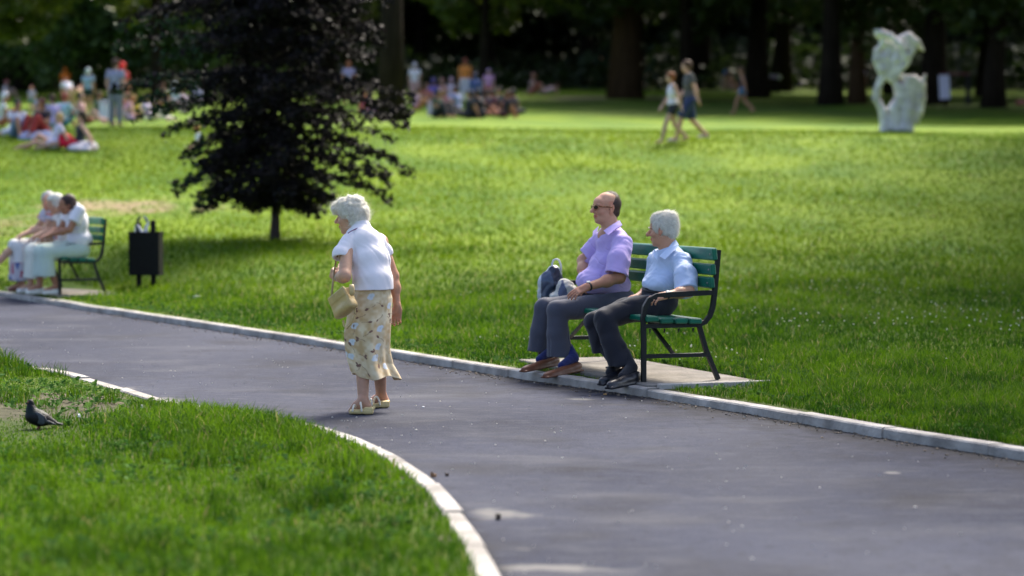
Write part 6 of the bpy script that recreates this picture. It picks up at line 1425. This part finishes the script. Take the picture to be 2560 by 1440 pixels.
def pose_meshes(pose, wear_):
    if (pose, wear_) in _cache: return _cache[(pose, wear_)]
    J = {k: np.array(v, float) for k, v in POSES[pose].items()}; f = np.array((1.0, 0, 0)) if pose not in ('bend', 'lie') else {'bend': np.array((.5, 0, -.8)), 'lie': np.array((.3, 0, 1.0))}[pose]
    J['fwd'] = f / np.linalg.norm(f); J['hR'] = fr((1, 0, -.15)) if pose != 'bend' else fr((.8, 0, -.6)); lo, hi = bounds(J, .18); lo[2] = -.02; h = .014
    F = SDF(lo, hi, h); F.k = .03; torso(F, J, .14, .10); limbs(F, J, (.047, .040, .028), (.080, .056, .037)); head_sdf(F, J['hd'], J['hR'], 1.0); F.frame()
    for w_ in 'LR':
        d = J['wr' + w_] - J['el' + w_]; d /= np.linalg.norm(d); hand_sdf(F, J['wr' + w_], fr(d, (0, .3, 1) if abs(d[2]) < .8 else (1, 0, 0)), 1 if w_ == 'R' else -1, 1.0, (15, 25, 20), 6); F.frame()
        a = J['an' + w_]; F.chain([a, a + (.07, 0, -.03), a + (.15, 0, -.045)], [.038, .032, .022], world=True)
    body = F.mesh('person_body', None, (0, 0, 0), smooth_it=1)
    H = SDF(lo, hi, h); H.frame(J['hd'], J['hR']); H.k = .03; H.ell((-.02, 0, .035), (.108, .092, .098)); H.ell((-.05, 0, -.03), (.065, .082, .08 if wear_[1] != 'L' else .14)); H.ell((.10, 0, -.05), (.065, .1, .085), mode='s')
    hair = H.mesh('hair', None)
    B = SDF(lo, hi, h); u = (J['nk'] - J['pel']) / np.linalg.norm(J['nk'] - J['pel']); Rb = fr(J['fwd'], u); B.k = .05; Lb = np.linalg.norm(J['nk'] - J['pel'])
    B.ell(J['pel'] + u * .06, (.135, .165, .13), rot=Rb, world=True); B.ell(J['pel'] + u * Lb * .6, (.125, .175, .20), rot=Rb, world=True); B.cone(J['nk'] - u * .1, J['nk'] - u * .02, .10, .06, world=True)
    sl_ = .6 if wear_[0] == 'T' else 0
    if sl_:
        for w_ in 'LR': B.cone(J['sh' + w_], J['sh' + w_] * (1 - sl_) + J['el' + w_] * sl_, .070, .068, world=True, k=.03); B.cut(J['sh' + w_] * .42 + J['el' + w_] * .58, J['el' + w_] - J['sh' + w_], .1, world=True)
    B.cut(J['pel'] - u * .03, -u, .3, world=True)
    top = B.mesh('top', None, disp=folds(.008, 8, (0, 0, 1), 3, 2))
    S = SDF(lo, hi, h); S.k = .03; S.ell(J['pel'], (.13, .16, .12), world=True, rot=Rb)
    leg = {'S': .45, 'K': .95, 'P': 1.9, 'D': .9}[wear_[2]]
    for w_ in 'LR':
        a, b, c = J['hip' + w_], J['kn' + w_], J['an' + w_]
        if leg <= 1: e = a + (b - a) * leg; S.cone(a, e, .108, .098, world=True); S.cut(e, b - a, .14, world=True)
        else: e = b + (c - b) * .9; S.chain([a, b, e], [.108, .08, .075], world=True); S.cut(e, c - b, .1, world=True)
    if wear_[2] == 'D': e = J['knL'] * .5 + J['knR'] * .5; S.cone(J['pel'], e, .15, .17, world=True); S.cut(e, e - J['pel'], .26, world=True)
    S.cut(J['pel'] + u * .10, u, .2, world=True)
    bot = S.mesh('bottom', None, disp=folds(.006, 8, (0, 0, 1), 3, 5)); shoes = []
    for w_ in 'LR':
        a = J['an' + w_]; Q = SDF(a - .2, a + .28, .012); shoe(Q, a + (-.05, 0, -.065), a + (.20, 0, -.065), .045, .065, .02); shoes.append(Q.mesh('shoe', None))
    r = (body, hair, top, bot, shoes); _cache[(pose, wear_)] = r; return r
_mats = {}
def cmat(kind, c):
    k = (kind, tuple(np.round(c, 3)))
    if k not in _mats: _mats[k] = mat(kind, tuple(c), .75, .12, 10, sss=0.0)
    return _mats[k]
def crowd(px, py, pose, yaw, h, skin_c, hair_c, top_c, bot_c, label, wear_='TSS', group=None, shoe_c=None, dist=None):
    """stands or sits where the view ray through (px, py) meets the lawn; h = body height, yaw 0 faces right, 90 faces away"""
    b = foot(px, py) if dist is None else np.array((at_depth(px, dist), dist, float(ground_z(at_depth(px, dist), dist))))
    root = empty('person', b + (0, 0, .01), label, 'person', group, R(yaw)); k = h / 1.71; root.scale = (k, k, k)
    M = pose_meshes(pose, wear_)
    for nm, me, c, kd in (('body', M[0], skin_c, 'skin_far'), ('hair', M[1], hair_c, 'hair_far'), ('top', M[2], top_c, 'cloth_far'), ('bottoms', M[3], bot_c, 'cloth_far')):
        if not len(me.materials): me.materials.append(cmat(kd, c))
        o_ = link(nm, me, root); o_.material_slots[0].link = 'OBJECT'; o_.material_slots[0].material = cmat(kd, c)
    if shoe_c is not None:
        for me in M[4]:
            if not len(me.materials): me.materials.append(cmat('cloth_far', shoe_c))
            o_ = link('shoe', me, root); o_.material_slots[0].link = 'OBJECT'; o_.material_slots[0].material = cmat('cloth_far', shoe_c)
    return root
SKp, SKt = (.55, .33, .25), (.42, .21, .13)
W_, BK, BR, BLN = (.74, .72, .78), (.015, .015, .018), (.08, .04, .025), (.30, .18, .08)
PG, PM, PR = 'picnickers on the left meadow', 'picnickers in the middle of the meadow', 'people on the far right meadow'
# the couple and the lone walker
crowd(1682, 362, 'walk', 192, 1.58, SKp, (.22, .07, .02), (.76, .70, .80), (.02, .02, .03), 'red haired woman in white vest and black shorts walking beside the man in grey', 'NSS')
c_ = crowd(1724, 357, 'walk', 186, 1.82, SKp, BR, (.075, .08, .085), (.022, .04, .13), 'man in dark grey T-shirt and long blue shorts walking beside the red haired woman', 'TSK', None, (.45, .36, .50))
crowd(1857, 287, 'walk', 165, 1.68, SKt, BR, (.03, .016, .03), (.08, .15, .26), 'lone barefoot walker in dark top and blue shorts near the wood', 'NSS')
# left group
crowd(12, 247, 'sit', 0, 1.6, SKp, (.35, .08, .10), (.66, .56, .60), (.4, .3, .3), 'tiny seated figure with reddish hair at the left edge of the meadow', 'TSK', PG)
crowd(3, 318, 'sit', 10, 1.7, SKt, W_, (.66, .66, .66), (.40, .14, .06), 'seated figure in white cut off by the left edge', 'TSK', PG)
crowd(80, 287, 'stand', 250, 1.0, SKp, (.45, .16, .14), (.38, .34, .48), (.05, .22, .12), 'small child in lilac top standing alone on the left meadow', 'TSS', PG)
crowd(164, 250, 'stand', 90, 1.45, (.75, .16, .01), (.70, .14, .01), (.78, .17, .01), (.5, .14, .03), 'figure wrapped in bright orange standing behind the bending figure', 'TSK', PG)
crowd(174, 280, 'bend', 120, 1.55, SKp, (.30, .14, .10), W_, (.66, .42, .36), 'figure in white top bending over beside the patterned shirt', 'TSS', PG)
crowd(197, 284, 'bend', 70, 1.4, SKt, BR, (.62, .34, .24), (.42, .30, .05), 'figure in peach top and ochre skirt beside the patterned shirt', 'TSD', PG)
crowd(221, 287, 'stand', 70, 1.62, SKt, (.55, .62, .66), (.26, .36, .50), (.012, .03, .035), 'standing figure in pale blue shirt and black shorts seen from behind', 'TSS', PG, None)
crowd(290, 317, 'stand', 80, 1.74, SKp, BR, (.30, .30, .42), (.20, .21, .24), 'tall standing figure in grey overall in front of the red cap', 'TSP', PG, BK)
crowd(306, 303, 'stand', 60, 1.84, SKt, (.75, .012, .02), (.66, .05, .05), (.42, .10, .09), 'person with bright red cap behind the tall grey figure', 'TSK', PG)
crowd(327, 306, 'sit', 200, 1.65, SKp, BR, (.58, .32, .38), (.60, .40, .60), 'seated figure in pink top right of the grey figure', 'TSK', PG)
crowd(340, 301, 'cross', 250, 1.5, SKt, (.30, .20, .06), (.52, .50, .06), (.50, .46, .10), 'seated child in yellow top between pink and lilac figures', 'TSD', PG)
crowd(372, 304, 'sit_legs', 350, 1.6, SKp, BR, (.52, .44, .62), (.70, .66, .58), 'seated figure in lilac leaning back under the purple tree', 'TSP', PG)
crowd(42, 345, 'sit', 300, 1.6, SKt, BK, W_, (.16, .24, .42), 'black haired figure in white shirt sitting at the left of the picnic', 'TSK', PG)
crowd(86, 342, 'sit_legs', 200, 1.6, SKp, (.32, .36, .42), (.50, .56, .74), (.72, .74, .80), 'figure in pale blue clothes leaning beside the dark haired one', 'TSP', PG)
crowd(112, 345, 'sit', 240, 1.68, SKt, (.10, .025, .02), (.025, .018, .025), (.34, .03, .025), 'long haired figure in black top and dark red trousers', 'TLP', PG)
crowd(136, 322, 'sit', 130, 1.6, SKp, BR, (.46, .38, .66), (.4, .4, .5), 'figure in violet top sitting behind the red skirt', 'TSK', PG)
crowd(156, 318, 'sit', 60, 1.65, SKt, (.35, .08, .05), (.38, .56, .66), (.06, .20, .22), 'figure in aqua top sitting behind the red skirt', 'TSK', PG)
crowd(140, 375, 'sit_legs', 190, 1.5, SKp, (.50, .32, .14), (.66, .60, .80), (.60, .56, .68), 'fair haired figure in white stretching bare legs to the left', 'TSS', PG)
crowd(196, 376, 'sit_legs', 185, 1.6, SKp, (.05, .03, .02), (.018, .03, .04), (.62, .004, .03), 'dark haired woman in black top and bright red skirt', 'NLD', PG)
crowd(208, 312, 'sit_legs', 340, 1.7, SKp, (.06, .04, .03), (.55, .32, .30), (.30, .10, .08), 'figure in pink with bare legs behind the red skirt', 'NSS', PG)
crowd(240, 296, 'sit', 10, 1.6, SKt, BR, (.10, .12, .10), (.02, .05, .12), 'dark figure in navy sitting left of the white cooler', 'TSP', PG)
crowd(395, 268, 'sit', 30, 1.6, SKp, BR, (.62, .36, .28), (.6, .25, .08), 'seated figure in salmon top far behind the tree\'s left side', 'TSK', PG)
crowd(412, 262, 'sit', 200, 1.7, SKp, (.30, .12, .1), (.66, .44, .48), (.5, .3, .3), 'seated figure in rose top among the left boughs', 'TSK', PG)
crowd(438, 262, 'cross', 100, 1.8, SKt, (.62, .66, .78), (.60, .68, .82), (.05, .18, .42), 'figure in white cap seen through the left boughs', 'TSK', PG)
crowd(462, 285, 'sit', 160, 1.7, SKp, BR, (.62, .50, .66), (.5, .36, .4), 'figure in pale mauve low among the left boughs', 'TSK', PG)
crowd(500, 268, 'cross', 220, 1.8, SKp, (.62, .60, .80), (.66, .62, .82), (.2, .2, .4), 'white topped figure deep behind the purple leaves', 'TSK', PG)
crowd(503, 380, 'cross', 200, 1.1, SKt, (.55, .18, .08), (.74, .78, .74), (.26, .42, .06), 'child in white top peeping out under the left boughs', 'TSS', PG)
# middle group
crowd(872, 262, 'stand', 90, 1.75, (.50, .20, .12), (.45, .16, .08), (.44, .38, .60), (.1, .1, .2), 'standing figure glimpsed through the right side of the purple tree', 'TSK', PM)
crowd(905, 286, 'sit', 30, 1.6, SKt, BR, (.50, .06, .09), (.3, .05, .06), 'seated figure in crimson between the purple tree and dark trunk', 'TSK', PM)
crowd(932, 292, 'cross', 120, 1.6, SKt, (.10, .05, .04), (.42, .22, .40), (.04, .07, .16), 'seated figure in mauve close to the dark trunk\'s left', 'TSK', PM)
crowd(1037, 262, 'stand', 90, 1.66, SKp, (.66, .60, .66), (.78, .72, .78), (.58, .34, .34), 'standing figure in white right of the dark trunk', 'TSK', PM)
crowd(1062, 266, 'sit', 300, 1.7, SKt, BR, (.42, .13, .10), (.3, .10, .08), 'seated figure in rust red beside the white standing one', 'TSK', PM)
crowd(1080, 262, 'sit', 60, 2.0, SKt, (.10, .07, .22), (.16, .12, .42), (.08, .05, .10), 'seated figure in violet among the middle crowd', 'TSK', PM)
crowd(1108, 256, 'sit', 250, 1.9, SKp, (.42, .18, .15), (.66, .34, .28), (.55, .3, .3), 'figure in coral top seated left in the far row', 'TSK', PM)
crowd(1130, 254, 'sit', 100, 1.95, SKp, (.60, .36, .42), (.76, .64, .78), (.7, .6, .7), 'figure in pinkish white seated in the far row', 'TSK', PM)
crowd(1163, 258, 'stand', 90, 1.85, (.80, .30, .10), (.30, .07, .04), (.80, .27, .05), (.76, .70, .80), 'standing figure in bright orange top and white trousers', 'TSP', PM, W_)
crowd(1188, 292, 'stand', 80, 1.45, (.12, .16, .36), (.03, .03, .08), (.06, .09, .26), (.03, .06, .14), 'short figure in dark blue standing at the front of the seated crowd', 'TSP', PM, BK)
crowd(1222, 266, 'stand', 270, 1.45, SKp, (.34, .22, .48), (.58, .30, .50), (.42, .10, .10), 'standing figure in mauve and pink right of the blue one', 'TSK', PM)
crowd(1146, 282, 'sit', 170, 1.75, SKt, (.05, .03, .03), (.34, .38, .70), (.05, .05, .12), 'figure in light blue shirt sitting bent in the middle group', 'TSP', PM)
crowd(1040, 278, 'sit', 10, 1.6, SKt, BR, (.55, .30, .42), (.48, .20, .08), 'seated figure in rose beside the white bag', 'TSK', PM)
crowd(1104, 284, 'cross', 300, 1.6, SKt, BK, (.30, .10, .14), (.12, .03, .06), 'seated figure in dark red by the white bag', 'TSK', PM)
crowd(1205, 296, 'cross', 150, 1.8, SKt, BK, (.025, .02, .03), (.02, .02, .03), 'dark clothed seated figure at the front of the middle group', 'TSP', PM)
crowd(1240, 292, 'sit', 200, 1.7, (.34, .14, .10), BK, (.10, .03, .05), (.03, .02, .03), 'seated figure in wine red at the group\'s right', 'TSK', PM)
crowd(1262, 296, 'sit_legs', 190, 1.7, (.40, .16, .10), BR, (.03, .02, .03), (.10, .03, .03), 'seated figure in black with bare legs at the group\'s right', 'TSS', PM)
crowd(1290, 292, 'sit', 180, 1.7, (.36, .15, .10), BK, (.04, .03, .05), (.08, .04, .04), 'rightmost seated figure of the middle group in dark clothes', 'TSK', PM)
crowd(1328, 236, 'sit', 350, 1.9, SKp, (.42, .20, .20), (.62, .40, .46), (.5, .12, .10), 'figure in dusty pink sitting alone on the far meadow', 'TSK', PM)
crowd(1362, 236, 'lie', 180, 1.8, SKp, BR, (.70, .52, .60), (.62, .45, .45), 'sunbather lying beside the dusty pink figure', 'NSS', PM)
for k_, (px_, py_, ps_, yw_, tc_, lb_) in enumerate([(1225, 290, 'cross', 120, (.05, .03, .05), 'dark plum clothed seated figure second from the front of the cluster'), (1252, 285, 'sit', 240, (.03, .04, .06), 'navy clothed seated figure in the dark cluster'),
        (1275, 288, 'cross', 60, (.07, .03, .03), 'maroon clothed seated figure in the dark cluster'), (1090, 296, 'sit', 320, (.06, .10, .05), 'dark green clothed seated figure left of the light blue shirt'), (1168, 296, 'sit_legs', 190, (.03, .03, .04), 'black clothed figure stretched out before the light blue shirt')]):
    crowd(px_, py_, ps_, yw_, 1.7, SKt, BK, tc_, (.03, .03, .04), lb_, 'TSP', PM)
# far right people
crowd(1505, 216, 'stand', 200, 1.7, (.60, .30, .16), BR, (.55, .34, .30), (.45, .24, .10), 'slim standing figure left of the thickest trunk', 'NSS', PR)
crowd(1613, 224, 'sit', 0, 1.9, SKp, (.10, .04, .03), (.60, .36, .26), (.55, .45, .30), 'seated figure in peach right of the thickest trunk', 'NSS', PR)
crowd(1808, 225, 'sit', 10, 1.9, SKp, (.05, .22, .62), (.66, .50, .34), (.62, .42, .30), 'seated figure wearing a bright blue cap', 'NSS', PR)
crowd(1828, 226, 'sit_legs', 350, 1.7, SKp, BR, (.66, .40, .34), (.6, .4, .36), 'bather behind the lone walker', 'NSS', PR)
crowd(1884, 224, 'lie', 180, 1.8, SKp, BR, (.62, .50, .68), (.5, .4, .55), 'sunbather lying right of the lone walker', 'TSK', PR)
crowd(2143, 240, 'bend', 30, 1.75, SKt, BR, (.74, .60, .80), (.02, .02, .022), 'bending figure in white top and black trousers left of the sculpture', 'TSP', PR)
# bags and blankets among them
def box_thing(name, px, py, w, h, col, label, cat, d=.3):
    b = foot(px, py); s = F_PX / b[1]; m = MB(); m.box((-w / s / 2, -d / 2, 0), (w / s / 2, d / 2, h / s), .03); root = empty(name, b, label, cat, rz=R(5)); m.build('box', mat(name + '_m', col, .5, .1), root)
    m = MB(); m.box((-w / s / 2 - .012, -d / 2 - .012, h / s + .002), (w / s / 2 + .012, d / 2 + .012, h / s + .05), .015); m.sweep([(-w / s / 3, 0, h / s + .05), (-w / s / 3, 0, h / s + .11), (w / s / 3, 0, h / s + .11), (w / s / 3, 0, h / s + .05)], .012, 6); m.build('lid', mat(name + '_l', tuple(c * .85 for c in col), .5), root)
box_thing('cooler_box', 262, 300, 25, 40, (.62, .66, .82), 'white cooler box standing left of the tall grey figure', 'cooler')
box_thing('picnic_bag', 1079, 290, 20, 30, (.55, .46, .66), 'pale lilac bag standing left in the middle group', 'bag')
def blanket(px, py, w, dp, col, label, th=.05):
    b = foot(px, py); s = F_PX / b[1]; F = SDF((-w / s / 2 - .1, -dp / 2 - .1, -.15), (w / s / 2 + .1, dp / 2 + .1, .35), .03); F.box((0, 0, .0), (w / s / 2, dp / 2, th), .04, k=0); F.k = .08
    for k in range(4): F.ell((w / s * (k / 3 - .5) * .8, -.2 * dp, th), (.16, .2, .10 + .03 * (k % 2)))
    o_ = link('picnic_blanket', F.mesh('picnic_blanket', cloth('blanket_m' + str(px), col), disp=folds(.03, 5, (1, 0, 0), 2, px)), None, b); tag(o_, label, 'blanket')
blanket(210, 374, 50, 1.2, (.68, .62, .66), 'rumpled white blanket under the woman in the red skirt')
blanket(95, 347, 70, 1.0, (.30, .34, .52), 'blue blanket under the left picnickers')
blobthing('ball', 1627, 216, 8, (.72, .62, .74), 'white ball held up beside the seated figure in peach', 'ball', (1, 1, 1.1))
